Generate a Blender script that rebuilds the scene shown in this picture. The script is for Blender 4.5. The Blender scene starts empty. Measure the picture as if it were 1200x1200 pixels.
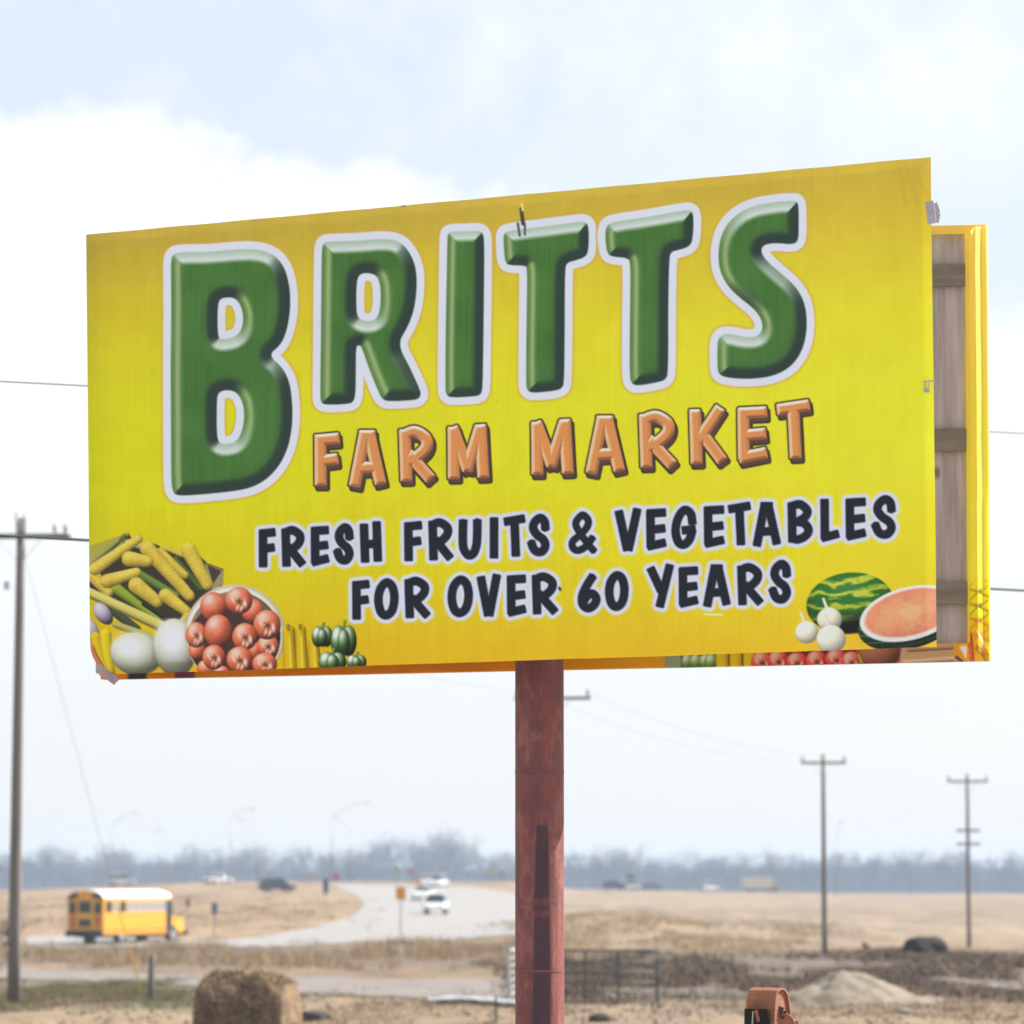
import bpy, bmesh, math, random
import numpy as np
from mathutils import Vector, Matrix
R = math.radians
random.seed(7); rng = np.random.default_rng(11)
sc = bpy.context.scene
COL = sc.collection

# ------------------------------------------------------------------ camera, sky, sun, exposure
FPX, CX, CY, HOR, EYE = 4260.0, 600.0, 600.0, 1034.0, 3.0     # focal length / centre / horizon row on a 1200 px frame
PITCH = math.atan((HOR - CY) / FPX)
cam = bpy.data.cameras.new('camera'); cam_o = bpy.data.objects.new('camera', cam); COL.objects.link(cam_o)
cam.sensor_width = 36.0; cam.lens = FPX / 1200 * 36.0
cam.clip_start = 0.1; cam.clip_end = 20000
cam_o.location = (0, 0, EYE); cam_o.rotation_euler = (R(90) + PITCH, 0, 0)
cam.dof.use_dof = True; cam.dof.focus_distance = 19.3; cam.dof.aperture_fstop = 3.5
sc.camera = cam_o

SUN_EL, SUN_AZ = 40.0, 67.0              # azimuth clockwise from +Y
wd = bpy.data.worlds.new('World'); sc.world = wd; wd.use_nodes = True
nt = wd.node_tree; N = nt.nodes; L = nt.links
def wnode(t, **kw):
    n = N.new(t)
    for k, v in kw.items(): setattr(n, k, v)
    return n
def wmath(op, a, b=None, c=None, clamp=False):
    n = wnode('ShaderNodeMath', operation=op, use_clamp=clamp)
    for i, v in enumerate((a, b, c)):
        if v is None: continue
        if isinstance(v, (int, float)): n.inputs[i].default_value = v
        else: L.new(v, n.inputs[i])
    return n.outputs[0]
sky = wnode('ShaderNodeTexSky', sky_type='NISHITA', sun_disc=False, sun_elevation=R(SUN_EL), sun_rotation=R(SUN_AZ),
            air_density=1.0, dust_density=1.6, ozone_density=1.0, altitude=100)
SKY_STRENGTH = 0.115
# thin cloud in the sky dome: azimuth / elevation of the direction, edges broken by noise
geo = wnode('ShaderNodeTexCoord'); sep = wnode('ShaderNodeSeparateXYZ'); L.new(geo.outputs['Generated'], sep.inputs[0])
az = wmath('ARCTAN2', sep.outputs[0], sep.outputs[1]); el = wmath('ARCSINE', sep.outputs[2])
def noise(scale, detail, rough, vec):
    n = wnode('ShaderNodeTexNoise'); n.inputs['Scale'].default_value = scale
    n.inputs['Detail'].default_value = detail; n.inputs['Roughness'].default_value = rough
    L.new(vec, n.inputs['Vector']); return n.outputs['Fac']
n_f = noise(46, 7, .6, geo.outputs['Generated']); n_m = noise(9, 5, .55, geo.outputs['Generated'])
# cloud bank low over the horizon, its top edge waving round the dome
edge = wmath('ADD', wmath('MULTIPLY', wmath('SINE', wmath('MULTIPLY_ADD', az, 4.5, 2.55)), .06), .152)
edge = wmath('ADD', edge, wmath('MULTIPLY_ADD', n_f, .046, -.023))
bank = wmath('MULTIPLY_ADD', wmath('SUBTRACT', edge, el), 75.0, .5, clamp=True)
bank = wmath('MULTIPLY', bank, wmath('MULTIPLY_ADD', wmath('SUBTRACT', el, .075), 14.0, .35, clamp=True))
# soft high cloud
hi = wmath('ADD', wmath('SINE', wmath('MULTIPLY_ADD', az, 5.0, .62)), wmath('MULTIPLY_ADD', n_m, 1.3, -.65))
hi = wmath('ADD', hi, wmath('MULTIPLY_ADD', n_f, 2.2, -1.1))
hi = wmath('MULTIPLY', wmath('MULTIPLY_ADD', hi, .8, -.15, clamp=True), wmath('MULTIPLY_ADD', wmath('SUBTRACT', el, .185), 25.0, 0.2, clamp=True))
cloud = wmath('MULTIPLY', wmath('MAXIMUM', bank, wmath('MULTIPLY', hi, .8)), .9)
mix = wnode('ShaderNodeMix', data_type='RGBA'); L.new(cloud, mix.inputs[0])
# hazy daylight: the blue of the clear model is washed towards white
wash = wnode('ShaderNodeMix', data_type='RGBA'); wash.inputs[0].default_value = .85
L.new(sky.outputs[0], wash.inputs[6]); 
pale = wnode('ShaderNodeMix', data_type='RGBA'); L.new(wmath('MULTIPLY_ADD', el, -4.6, 1.0, clamp=True), pale.inputs[0])
pale.inputs[6].default_value = (2.3, 2.46, 2.68, 1); pale.inputs[7].default_value = (2.66, 2.7, 2.78, 1); L.new(pale.outputs[2], wash.inputs[7])
L.new(wash.outputs[2], mix.inputs[6]); mix.inputs[7].default_value = (3.4, 3.42, 3.46, 1)
bg = N['Background']; L.new(mix.outputs[2], bg.inputs[0]); bg.inputs[1].default_value = SKY_STRENGTH

sun = bpy.data.lights.new('sun', 'SUN'); sun.energy = 3.9; sun.angle = R(.53); sun.color = (1, .955, .89)
sun_o = bpy.data.objects.new('sun', sun); COL.objects.link(sun_o)
SD = Vector((math.sin(R(SUN_AZ)) * math.cos(R(SUN_EL)), math.cos(R(SUN_AZ)) * math.cos(R(SUN_EL)), math.sin(R(SUN_EL))))
sun_o.rotation_euler = (-SD).to_track_quat('-Z', 'Y').to_euler(); sun_o.location = (30, 0, 40)

vs = sc.view_settings; vs.view_transform = 'Standard'; vs.look = 'None'; vs.gamma = 1.0; vs.exposure = 1.5
vs.use_curve_mapping = False
sc.cycles.use_denoising = True
sc.cycles.max_bounces = 6; sc.cycles.volume_bounces = 0; sc.cycles.transparent_max_bounces = 8

# ------------------------------------------------------------------ helpers
cp, sp = math.cos(PITCH), math.sin(PITCH)
def at(px, py, d):
    """a point traced on the photograph, set at its real distance d (metres ahead)"""
    a, b = px - CX, CY - py
    k = d / (FPX * cp - b * sp)
    return Vector((a * k, d, EYE + (FPX * sp + b * cp) * k))
def proj(P):
    P = np.asarray(P, float); x, y, z = P[..., 0], P[..., 1], P[..., 2] - EYE
    f = y * cp + z * sp; u = -y * sp + z * cp
    return CX + FPX * x / f, CY - FPX * u / f
def sm(a, b, t):
    t = np.clip((t - a) / (b - a), 0, 1); return t * t * (3 - 2 * t)
def vnoise(x, y, seed=0):
    """smooth value noise, numpy arrays"""
    xi, yi = np.floor(x).astype(np.int64), np.floor(y).astype(np.int64); fx, fy = x - xi, y - yi
    fx, fy = fx * fx * (3 - 2 * fx), fy * fy * (3 - 2 * fy)
    def h(i, j):
        n = (i * 374761393 + j * 668265263 + seed * 1442695041) & 0xffffffff
        n = ((n ^ (n >> 13)) * 1274126177) & 0xffffffff
        return ((n ^ (n >> 16)) & 0xffff) / 65535.0
    return (h(xi, yi) * (1 - fx) + h(xi + 1, yi) * fx) * (1 - fy) + (h(xi, yi + 1) * (1 - fx) + h(xi + 1, yi + 1) * fx) * fy
def fbm(x, y, seed=0, o=4):
    s, a, t = 0, .5, 0
    for k in range(o):
        s = s + a * vnoise(x * 2 ** k, y * 2 ** k, seed + k); t += a; a *= .5
    return s / t
def lin(c):
    c = np.asarray(c, float); c = c / 255.0 if c.max() > 1.01 else c
    return np.where(c <= .04045, c / 12.92, ((c + .055) / 1.055) ** 2.4)

MATS = {}
def mat(name, c, c2=None, scale=8.0, rough=.7, metal=0.0, bump=0.0, bscale=None, spec=.4, stretch=(1, 1, 1), transl=0.0, attr=None, detail=6):
    m = bpy.data.materials.new(name); m.use_nodes = True; t = m.node_tree; n, l = t.nodes, t.links
    b = n['Principled BSDF']; b.inputs['Roughness'].default_value = rough; b.inputs['Metallic'].default_value = metal
    b.inputs['Specular IOR Level'].default_value = spec
    tc = n.new('ShaderNodeTexCoord'); mp = n.new('ShaderNodeMapping'); l.new(tc.outputs['Object'], mp.inputs[0])
    mp.inputs['Scale'].default_value = stretch
    nz = n.new('ShaderNodeTexNoise'); nz.inputs['Scale'].default_value = scale; nz.inputs['Detail'].default_value = detail
    nz.inputs['Roughness'].default_value = .62; l.new(mp.outputs[0], nz.inputs['Vector'])
    mx = n.new('ShaderNodeMix'); mx.data_type = 'RGBA'
    rp = n.new('ShaderNodeMapRange'); rp.inputs[1].default_value = .3; rp.inputs[2].default_value = .7
    l.new(nz.outputs['Fac'], rp.inputs[0]); l.new(rp.outputs[0], mx.inputs[0])
    if c2 is None: c2 = tuple(v * .82 for v in c)
    mx.inputs[6].default_value = (*c, 1); mx.inputs[7].default_value = (*c2, 1)
    out = mx.outputs[2]
    if attr:
        at_ = n.new('ShaderNodeAttribute'); at_.attribute_name = attr
        mu = n.new('ShaderNodeMix'); mu.data_type = 'RGBA'; mu.blend_type = 'MULTIPLY'; mu.inputs[0].default_value = 1
        l.new(at_.outputs['Color'], mu.inputs[6]); l.new(out, mu.inputs[7]); out = mu.outputs[2]
    l.new(out, b.inputs['Base Color'])
    if bump:
        bn = n.new('ShaderNodeTexNoise'); bn.inputs['Scale'].default_value = bscale or scale * 4; bn.inputs['Detail'].default_value = 5
        l.new(mp.outputs[0], bn.inputs['Vector'])
        bp = n.new('ShaderNodeBump'); bp.inputs['Strength'].default_value = min(1, bump); bp.inputs['Distance'].default_value = .02
        l.new(bn.outputs['Fac'], bp.inputs['Height']); l.new(bp.outputs[0], b.inputs['Normal'])
    if transl:
        tr = n.new('ShaderNodeBsdfTranslucent'); l.new(out, tr.inputs['Color'])
        ms = n.new('ShaderNodeMixShader'); ms.inputs[0].default_value = transl
        l.new(b.outputs[0], ms.inputs[1]); l.new(tr.outputs[0], ms.inputs[2]); l.new(ms.outputs[0], n['Material Output'].inputs[0])
    MATS[name] = m; return m

def link(o, parent=None):
    COL.objects.link(o)
    if parent is not None: o.parent = parent
    return o
def tag(o, label=None, cat=None, group=None, kind=None):
    if label: o['label'] = label
    if cat: o['category'] = cat
    if group: o['group'] = group
    if kind: o['kind'] = kind
    return o
def empty(name, loc=(0, 0, 0), rz=0.0, label=None, cat=None, group=None):
    o = bpy.data.objects.new(name, None); o.empty_display_size = .3; o.location = loc; o.rotation_euler = (0, 0, rz)
    return tag(link(o), label, cat, group)
def copy_tree(o, parent=None):
    c = o.copy(); link(c, parent)
    for ch in list(o.children): copy_tree(ch, c)
    return c
def mesh_np(name, V, F, material, parent=None, col=None, smooth=False, attr='col'):
    """V (n,3), F (m,k) int arrays"""
    me = bpy.data.meshes.new(name); V = np.asarray(V, np.float32); F = np.asarray(F, np.int32); k = F.shape[1]
    me.vertices.add(len(V)); me.vertices.foreach_set('co', V.ravel())
    me.loops.add(F.size); me.loops.foreach_set('vertex_index', F.ravel())
    me.polygons.add(len(F)); me.polygons.foreach_set('loop_start', np.arange(0, F.size, k, dtype=np.int32))
    me.polygons.foreach_set('loop_total', np.full(len(F), k, np.int32))
    if smooth: me.polygons.foreach_set('use_smooth', np.ones(len(F), bool))
    me.update(calc_edges=True)
    if col is not None:
        a = me.color_attributes.new(attr, 'FLOAT_COLOR', 'POINT')
        c = np.ones((len(V), 4), np.float32); c[:, :3] = col; a.data.foreach_set('color', c.ravel())
    if material: me.materials.append(material)
    return link(bpy.data.objects.new(name, me), parent)
def grid_faces(nr, nc):
    i = np.arange(nr - 1)[:, None] * nc + np.arange(nc - 1)[None, :]
    return np.stack([i, i + 1, i + nc + 1, i + nc], -1).reshape(-1, 4)

class MB:
    """collects shapes into one mesh"""
    def __init__(s): s.v, s.f = [], []
    def add(s, V, F):
        o = len(s.v); s.v += [tuple(p) for p in V]; s.f += [tuple(o + i for i in f) for f in F]; return s
    def box(s, c, d, rz=0.0, ry=0.0, rx=0.0):
        M = Matrix.Rotation(rz, 3, 'Z') @ Matrix.Rotation(ry, 3, 'Y') @ Matrix.Rotation(rx, 3, 'X')
        P = [Vector(c) + M @ Vector((x * d[0] / 2, y * d[1] / 2, z * d[2] / 2)) for x in (-1, 1) for y in (-1, 1) for z in (-1, 1)]
        return s.add(P, [(0, 1, 3, 2), (4, 6, 7, 5), (0, 4, 5, 1), (2, 3, 7, 6), (0, 2, 6, 4), (1, 5, 7, 3)])
    def bar(s, p, q, w, h=None, up=(0, 0, 1)):
        p, q = Vector(p), Vector(q); h = h or w; d = (q - p).normalized(); u = Vector(up)
        if abs(d.dot(u)) > .98: u = Vector((1, 0, 0))
        a = d.cross(u).normalized() * w / 2; b = a.cross(d).normalized() * h / 2
        P = [e + i * a + j * b for e in (p, q) for i, j in ((-1, -1), (1, -1), (1, 1), (-1, 1))]
        return s.add(P, [(3, 2, 1, 0), (4, 5, 6, 7), (0, 1, 5, 4), (1, 2, 6, 5), (2, 3, 7, 6), (3, 0, 4, 7)])
    def tube(s, pts, r, n=8, cap=True):
        pts = [Vector(p) for p in pts]; rs = r if isinstance(r, (list, tuple)) else [r] * len(pts)
        V, F = [], []
        for i, p in enumerate(pts):
            d = (pts[min(i + 1, len(pts) - 1)] - pts[max(i - 1, 0)]).normalized()
            u = Vector((0, 0, 1)) if abs(d.z) < .9 else Vector((1, 0, 0))
            a = d.cross(u).normalized(); b = a.cross(d)
            for k in range(n):
                t = 2 * math.pi * k / n; V.append(p + (a * math.cos(t) + b * math.sin(t)) * rs[i])
        for i in range(len(pts) - 1):
            for k in range(n):
                k2 = (k + 1) % n; F.append((i * n + k, i * n + k2, (i + 1) * n + k2, (i + 1) * n + k))
        if cap: F += [tuple(range(n - 1, -1, -1)), tuple((len(pts) - 1) * n + k for k in range(n))]
        return s.add(V, F)
    def prism(s, poly, ax, a, b):
        """poly of 2-D points extruded along axis ax from a to b"""
        n = len(poly); P = []
        for t in (a, b):
            for (u, w) in poly: P.append({'x': (t, u, w), 'y': (u, t, w), 'z': (u, w, t)}[ax])
        return s.add(P, [tuple(range(n))[::-1], tuple(range(n, 2 * n))] + [(i, (i + 1) % n, n + (i + 1) % n, n + i) for i in range(n)])
    def build(s, name, material, parent=None, smooth=False, bevel=0.0):
        me = bpy.data.meshes.new(name); me.from_pydata(s.v, [], s.f)
        bm = bmesh.new(); bm.from_mesh(me); bmesh.ops.recalc_face_normals(bm, faces=bm.faces)
        if bevel: bmesh.ops.bevel(bm, geom=[e for e in bm.edges if e.calc_face_angle(0) > .5], offset=bevel, segments=2, affect='EDGES', profile=.6)
        for f in bm.faces: f.smooth = smooth
        bm.to_mesh(me); bm.free(); me.materials.append(material)
        return link(bpy.data.objects.new(name, me), parent)

# ------------------------------------------------------------------ ground
def H(x, y):
    x = np.asarray(x, float); y = np.asarray(y, float)
    yh = np.interp(x, [-400, -80, 0, 26, 80, 190], [610, 630, 660, 690, 800, 1000])
    amp = np.interp(x, [-400, -80, -49, 0, 12, 68, 160], [.8, 1.75, 3.1, 3.1, 1.7, .75, 0])
    h = amp * sm(205, yh - 15, y) * (1 - sm(yh + 20, yh + 170, y))
    h = h + .95 * np.exp(-((x - 6.5) / 5.5) ** 2 - ((y - 232) / 26) ** 2)
    h = h - .5 * np.exp(-((x + 23) / 13) ** 2 - ((y - 203) / 24) ** 2) - 3.2 * sm(860, 1500, y)
    near = 1 - sm(160, 320, y)
    h = h + near * .30 * (fbm(x * .22 + 40, y * .05 + 9, 3, 3) - .5) + near * .12 * (fbm(x * 1.3, y * .7, 5, 3) - .5)
    return h * sm(30, 60, y)
def ground(x, y): return float(H(x, y))
def hit(px, py):
    """where the sight line through a traced point meets the terrain"""
    d = np.concatenate([np.linspace(40, 300, 1600), np.linspace(300, 1600, 2600)])
    a, b = px - CX, CY - py
    k = d / (FPX * cp - b * sp); z = EYE + (FPX * sp + b * cp) * k
    i = int(np.argmax(z < H(a * k, d))) or len(d) - 1
    return Vector((a * k[i], d[i], float(H(a * k[i], d[i]))))

ys = np.concatenate([np.linspace(-60, 50, 12), np.geomspace(52, 900, 340), np.geomspace(925, 9000, 36)])
ts = np.concatenate([np.linspace(-3, -.2, 14), np.linspace(-.185, .185, 400), np.linspace(.2, 3, 14)])
Y, T = np.meshgrid(ys, ts, indexing='ij'); X = T * np.maximum(Y, 50)
Z = H(X, Y)
def blend(a, b, t): return a + (np.asarray(b) - a) * t[..., None]
def ground_colour(X, Y):
    bx = 600 + X / np.maximum(Y, 1) * FPX
    n1, n2, n3 = fbm(X * .12, Y * .035, 21), fbm(X * .9, Y * .25, 31), fbm(X * .03, Y * .012, 41)
    n5_ = fbm(X * 1.7, Y * .5, 33)
    d = Y * (1 + .10 * (n1 - .5))
    c = np.zeros(X.shape + (3,)) + np.array((.262, .196, .125))
    c = blend(c, (.17, .128, .092), sm(.5, .68, n2) * .8)                                     # trampled earth
    left, right = 1 - sm(610, 660, bx), sm(610, 660, bx)
    g = left * sm(83, 90, d) * (1 - sm(106, 114, d)) * (1 - sm(270, 330, bx))
    c = blend(c, (.15, .125, .085), g * .75); c = blend(c, (.10, .125, .05), g * sm(.5, .66, n2) * .8)
    b = left * sm(112, 119, d) * (1 - sm(180, 205, d))
    c = blend(c, (.215, .158, .105), b); c = blend(c, (.14, .11, .085), b * sm(.45, .65, n1) * .7)
    st = right * sm(88, 98, d) * (1 - sm(138, 156, d))
    c = blend(c, (.155, .12, .098), st * .95); c = blend(c, (.06, .05, .045), st * sm(.5, .62, n2) * .85); c = blend(c, (.25, .2, .15), st * sm(.55, .7, n5_) * .6)
    dk = right * sm(138, 146, d) * (1 - sm(156, 172, d))
    c = blend(c, (.15, .122, .105), dk * .8)
    f = sm(166, 205, d)
    c = blend(c, (.265, .208, .15), f * (1 - .5 * left)); c = blend(c, (.285, .195, .115), f * left * .6)
    c = blend(c, (.2, .15, .1), f * sm(.5, .72, n3) * .55)
    n4 = fbm(X * .16 + 3, Y * .022, 47); n5 = fbm(X * .5, Y * .05, 48)
    c = blend(c, (.17, .125, .085), f * sm(.5, .68, n4) * .5); c = blend(c, (.34, .26, .175), f * sm(.52, .7, n5) * .5)
    gd = np.exp(-((X - 6.5) / 6.5) ** 2 - ((Y - 225) / 34) ** 2)
    c = blend(c, (.255, .178, .1), gd * .7)
    c = blend(c, (.36, .35, .335), 1 - sm(48, 62, Y))                                              # unseen near ground, made pale to bounce light onto the sign
    return np.clip(c * (1 + .7 * (n2 - .5))[..., None], 0, 1)
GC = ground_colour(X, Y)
M_ground = mat('soil_and_dry_grass', (1, 1, 1), (.7, .68, .66), scale=1.1, rough=.95, bump=.7, bscale=5, spec=.1, attr='col', detail=10)
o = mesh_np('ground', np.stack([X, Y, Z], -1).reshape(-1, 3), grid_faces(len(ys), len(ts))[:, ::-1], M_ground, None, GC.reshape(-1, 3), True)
o['kind'] = 'structure'
if o.data.polygons[0].normal.z < 0: o.data.flip_normals()

def strip(name, A, B, material, lift, nx=10, sub=14):
    """a sheet between two traced edges, laid on the terrain"""
    def fine(E):
        P = [hit(*p) for p in E]; out = []
        for i in range(len(P) - 1):
            p0, p1, p2, p3 = P[max(i - 1, 0)], P[i], P[i + 1], P[min(i + 2, len(P) - 1)]
            for k in range(sub):
                t = k / sub
                out.append(.5 * ((2 * p1) + (p2 - p0) * t + (2 * p0 - 5 * p1 + 4 * p2 - p3) * t * t + (3 * p1 - p0 - 3 * p2 + p3) * t ** 3))
        return out + [P[-1]]
    a, b = fine(A), fine(B); V = []
    for p, q in zip(a, b):
        for k in range(nx + 1):
            r = p.lerp(q, k / nx); V.append((r.x, r.y, float(H(r.x, r.y)) + lift))
    o = mesh_np(name, np.array(V), grid_faces(len(a), nx + 1), material, None, None, True)
    if o.data.polygons[0].normal.z < 0: o.data.flip_normals()
    o['kind'] = 'structure'; return o
M_conc = mat('pale_concrete', (.27, .255, .24), (.215, .205, .195), scale=.35, rough=.85, bump=.1)
M_gravel = mat('grey_gravel', (.205, .175, .155), (.135, .118, .105), scale=.9, rough=.95, bump=.6)
strip('highway_ramp', [(30, 1098), (150, 1099), (262, 1102), (340, 1092), (402, 1078), (425, 1063), (420, 1052), (402, 1043), (384, 1037)],
      [(30, 1109), (150, 1110), (300, 1110), (440, 1105), (560, 1099), (626, 1086), (640, 1067), (604, 1049), (560, 1040)], M_conc, .05, 16)
strip('gravel_track', [(-60, 1136), (100, 1139), (230, 1143), (400, 1146), (520, 1148), (650, 1150)],
      [(-60, 1146), (100, 1150), (230, 1157), (400, 1166), (520, 1170), (650, 1171)], M_gravel, .035, 8)
# the main highway runs across behind, along the crest
hx = np.linspace(-390, 190, 260); hy = np.interp(hx, [-400, -80, 0, 26, 80, 190], [610, 630, 660, 690, 800, 1000])
hV = np.stack([np.repeat(hx, 3), (hy[:, None] + np.array([-7, 0, 7])).ravel(), np.zeros(len(hx) * 3)], -1); hV[:, 2] = H(hV[:, 0], hV[:, 1]) + .06
o = mesh_np('highway', hV, grid_faces(len(hx), 3), M_conc, None, None, True); o['kind'] = 'structure'
if o.data.polygons[0].normal.z < 0: o.data.flip_normals()
def road_y(x): return float(np.interp(x, [-400, -80, 0, 26, 80, 190], [610, 630, 660, 690, 800, 1000]))

# ------------------------------------------------------------------ grass, stubble (uncountable)
M_grass = mat('dry_grass_blades', (1, 1, 1), (.75, .75, .75), scale=3, rough=.9, spec=.1, attr='col', transl=.25)
def tufts(name, label, P, hgt, wid, nb, cols, spread=.12, lean=.35):
    P = np.asarray(P); n = len(P) * nb
    B = np.repeat(P, nb, 0) + np.concatenate([rng.normal(0, spread, (n, 2)), np.zeros((n, 1))], 1)
    B[:, 2] = H(B[:, 0], B[:, 1]) - .02
    h = rng.uniform(hgt[0], hgt[1], n) * np.repeat(rng.uniform(.6, 1.15, len(P)), nb)
    an = rng.uniform(0, math.pi, n); w = rng.uniform(.6, 1.3, n) * wid
    D = np.stack([np.cos(an) * w, np.sin(an) * w, np.zeros(n)], 1)
    tip = B + np.stack([rng.normal(0, lean, n) * h, rng.normal(0, lean, n) * h, h], 1)
    mid = B * .5 + tip * .5 + np.stack([np.zeros(n), np.zeros(n), h * .06], 1)
    V = np.stack([B - D, B + D, mid + D * .7, tip, mid - D * .7], 1).reshape(-1, 3)
    i = np.arange(n)[:, None] * 5
    F = np.concatenate([i + np.array([[0, 1, 2, 4]]), i + np.array([[4, 2, 3, 3]])], 0)
    F3 = np.concatenate([i + np.array([[0, 1, 2]]), i + np.array([[0, 2, 4]]), i + np.array([[4, 2, 3]])], 0)
    cols = np.asarray(cols); k = np.repeat(rng.integers(0, len(cols), len(P)), nb)
    c = cols[k] * rng.uniform(.7, 1.2, (n, 1))
    o = mesh_np(name, V, F3, M_grass, None, np.repeat(c, 5, 0))
    return tag(o, label, 'grass', None, 'stuff')
def scatter(n, px0, px1, d0, d1, keep=None):
    d = np.sqrt(rng.uniform(d0 ** 2, d1 ** 2, n)); b = rng.uniform(px0, px1, n); x = (b - 600) / FPX * d
    P = np.stack([x, d, H(x, d)], 1)
    if keep is not None:
        u, v = proj(P); jx = 90 * (fbm(P[:, 0] * .25, P[:, 1] * .06, 17) - .5); jd = .45 * (d1 - d0) * (fbm(P[:, 0] * .2 + 7, P[:, 1] * .02, 19) - .5)
        w = sm(px0 + 40, px0 + 130, u + jx) * (1 - sm(px1 - 190, px1 - 40, u + jx)) * sm(d0 - 2, d0 + .22 * (d1 - d0), d + jd) * (1 - sm(d1 - .3 * (d1 - d0), d1, d + jd))
        P = P[keep(u, v, P) * w > rng.uniform(0, 1, n)]
    return P
dens = lambda s, lo, hi: (lambda u, v, P: sm(lo, hi, fbm(P[:, 0] * .35, P[:, 1] * .1, s)))
straw = [(.34, .24, .14), (.29, .2, .115), (.24, .168, .105), (.38, .285, .175)]
pale_straw = [(.44, .33, .2), (.38, .28, .165), (.33, .235, .14), (.48, .38, .25)]
brown = [(.2, .15, .11), (.15, .112, .085), (.25, .185, .13), (.105, .08, .064)]
tufts('roadside_grass', 'tall dry straw coloured grass in a band before the ramp', scatter(15000, -200, 790, 120, 194, dens(3, .4, .68)), (.08, .6), .018, 5, pale_straw + straw)
tufts('meadow_grass', 'golden dry grass on the low rise behind the green gate', scatter(12000, 520, 1080, 150, 280, dens(8, .36, .66)), (.12, .42), .022, 5, pale_straw)
tufts('field_stubble', 'dark brown clumpy crop stubble in the field', scatter(42000, 520, 1440, 84, 166, dens(5, .34, .6)), (.08, .36), .022, 5, brown + straw[1:3] + [(.045, .036, .032)] * 4 + [(.36, .28, .2)], .14, .7)
tufts('green_grass', 'short green and brown grass beside the tall wooden pole', scatter(12000, -140, 360, 84, 113, dens(6, .38, .58)), (.05, .18), .014, 5,
      [(.1, .135, .045), (.16, .16, .07), (.2, .16, .1), (.15, .125, .08), (.26, .2, .13)], .1, .7)
tufts('island_grass', 'short dry grass on the island inside the curving ramp', scatter(9000, -160, 520, 205, 420, dens(10, .4, .66)), (.1, .4), .03, 4, pale_straw + straw[:3], .3)
tufts('yard_straw', 'loose straw and short dead grass on the bare yard', scatter(14000, -140, 1340, 66, 104, dens(9, .42, .6)), (.04, .16), .012, 4, straw + brown, .14, .9)
n_ = 5200; cpos = scatter(n_, -140, 1340, 66, 118, dens(14, .4, .62)); n_ = len(cpos); oct_ = np.array([(1, 0, 0), (0, 1, 0), (-1, 0, 0), (0, -1, 0), (0, 0, .8), (0, 0, -.6)], float)
V = cpos[:, None, :] + oct_[None] * (rng.uniform(.02, .085, (n_, 1, 1)) * rng.uniform(.6, 1.4, (n_, 6, 1))); ff = np.array([(0, 1, 4), (1, 2, 4), (2, 3, 4), (3, 0, 4), (1, 0, 5), (2, 1, 5), (3, 2, 5), (0, 3, 5)])
o = mesh_np('earth_clods', V.reshape(-1, 3), (np.arange(n_)[:, None, None] * 6 + ff[None]).reshape(-1, 3), M_ground, None, np.repeat(np.array([(.17, .13, .1), (.1, .08, .066), (.25, .2, .15)])[rng.integers(0, 3, n_)], 6, 0)); tag(o, 'scattered clods and stones over the bare yard', 'clods', None, 'stuff')

# ------------------------------------------------------------------ far wood
M_bark = mat('grey_bark', (.10, .085, .078), (.06, .052, .05), scale=3, rough=.9, bump=.3)
M_twig = mat('bare_twigs', (.115, .098, .09), (.08, .07, .066), scale=2, rough=.9)
def make_tree(seed, h, spread, name='bare_tree', label='leafless grey tree in the hazy wood beyond the highway', cat='tree', group='bare trees of the far wood', mul=1.0, trunk=.42):
    r = random.Random(seed); tr = MB(); tw_v, tw_f = [], []
    def twig(p, q, w):
        a = Vector((r.uniform(-1, 1), r.uniform(-.4, .4), 0)).normalized() * w
        i = len(tw_v); tw_v.extend([p - a, p + a, q + a * .4, q - a * .4]); tw_f.append((i, i + 1, i + 2, i + 3))
    def grow(p, d, ln, rad, lvl):
        n = 3; pts, rs = [p], [rad]
        for k in range(n):
            d = (d + Vector((r.gauss(0, .13), r.gauss(0, .13), .09))).normalized(); p = p + d * ln / n
            pts.append(p); rs.append(rad * (1 - .45 * (k + 1) / n))
        if lvl < 3: tr.tube(pts, rs, 4 if lvl else 6, False)
        else:
            for k in range(n): twig(pts[k], pts[k + 1], rs[k] * 1.1)
        if lvl >= 5: return
        nc = (5, 4, 4, 3, 3)[lvl]
        for k in range(nc):
            q = pts[r.choice((1, 2, 2, 3, 3))] if lvl else pts[1].lerp(pts[3], r.uniform(0, 1))
            nd = (d * r.uniform(.6, 1.1) + Vector((r.gauss(0, spread), r.gauss(0, spread), r.uniform(-.05, .35)))).normalized()
            grow(q, nd, ln * r.uniform(.52, .8), max(.042 * mul, rad * .5), lvl + 1)
    grow(Vector((0, 0, -.2)), Vector((0, 0, 1)), h * trunk, h * .017, 0)
    root = empty(name, label=label, cat=cat, group=group)
    tr.build('trunk', M_bark, root, True)
    mesh_np('crown', np.array(tw_v), np.array(tw_f), M_twig, root)
    return root
protos = [make_tree(s, h, sp_) for s, h, sp_ in ((1, 23, .5), (2, 20, .6), (3, 25, .42), (4, 18, .62), (5, 22, .52))]
k = 0
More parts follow.
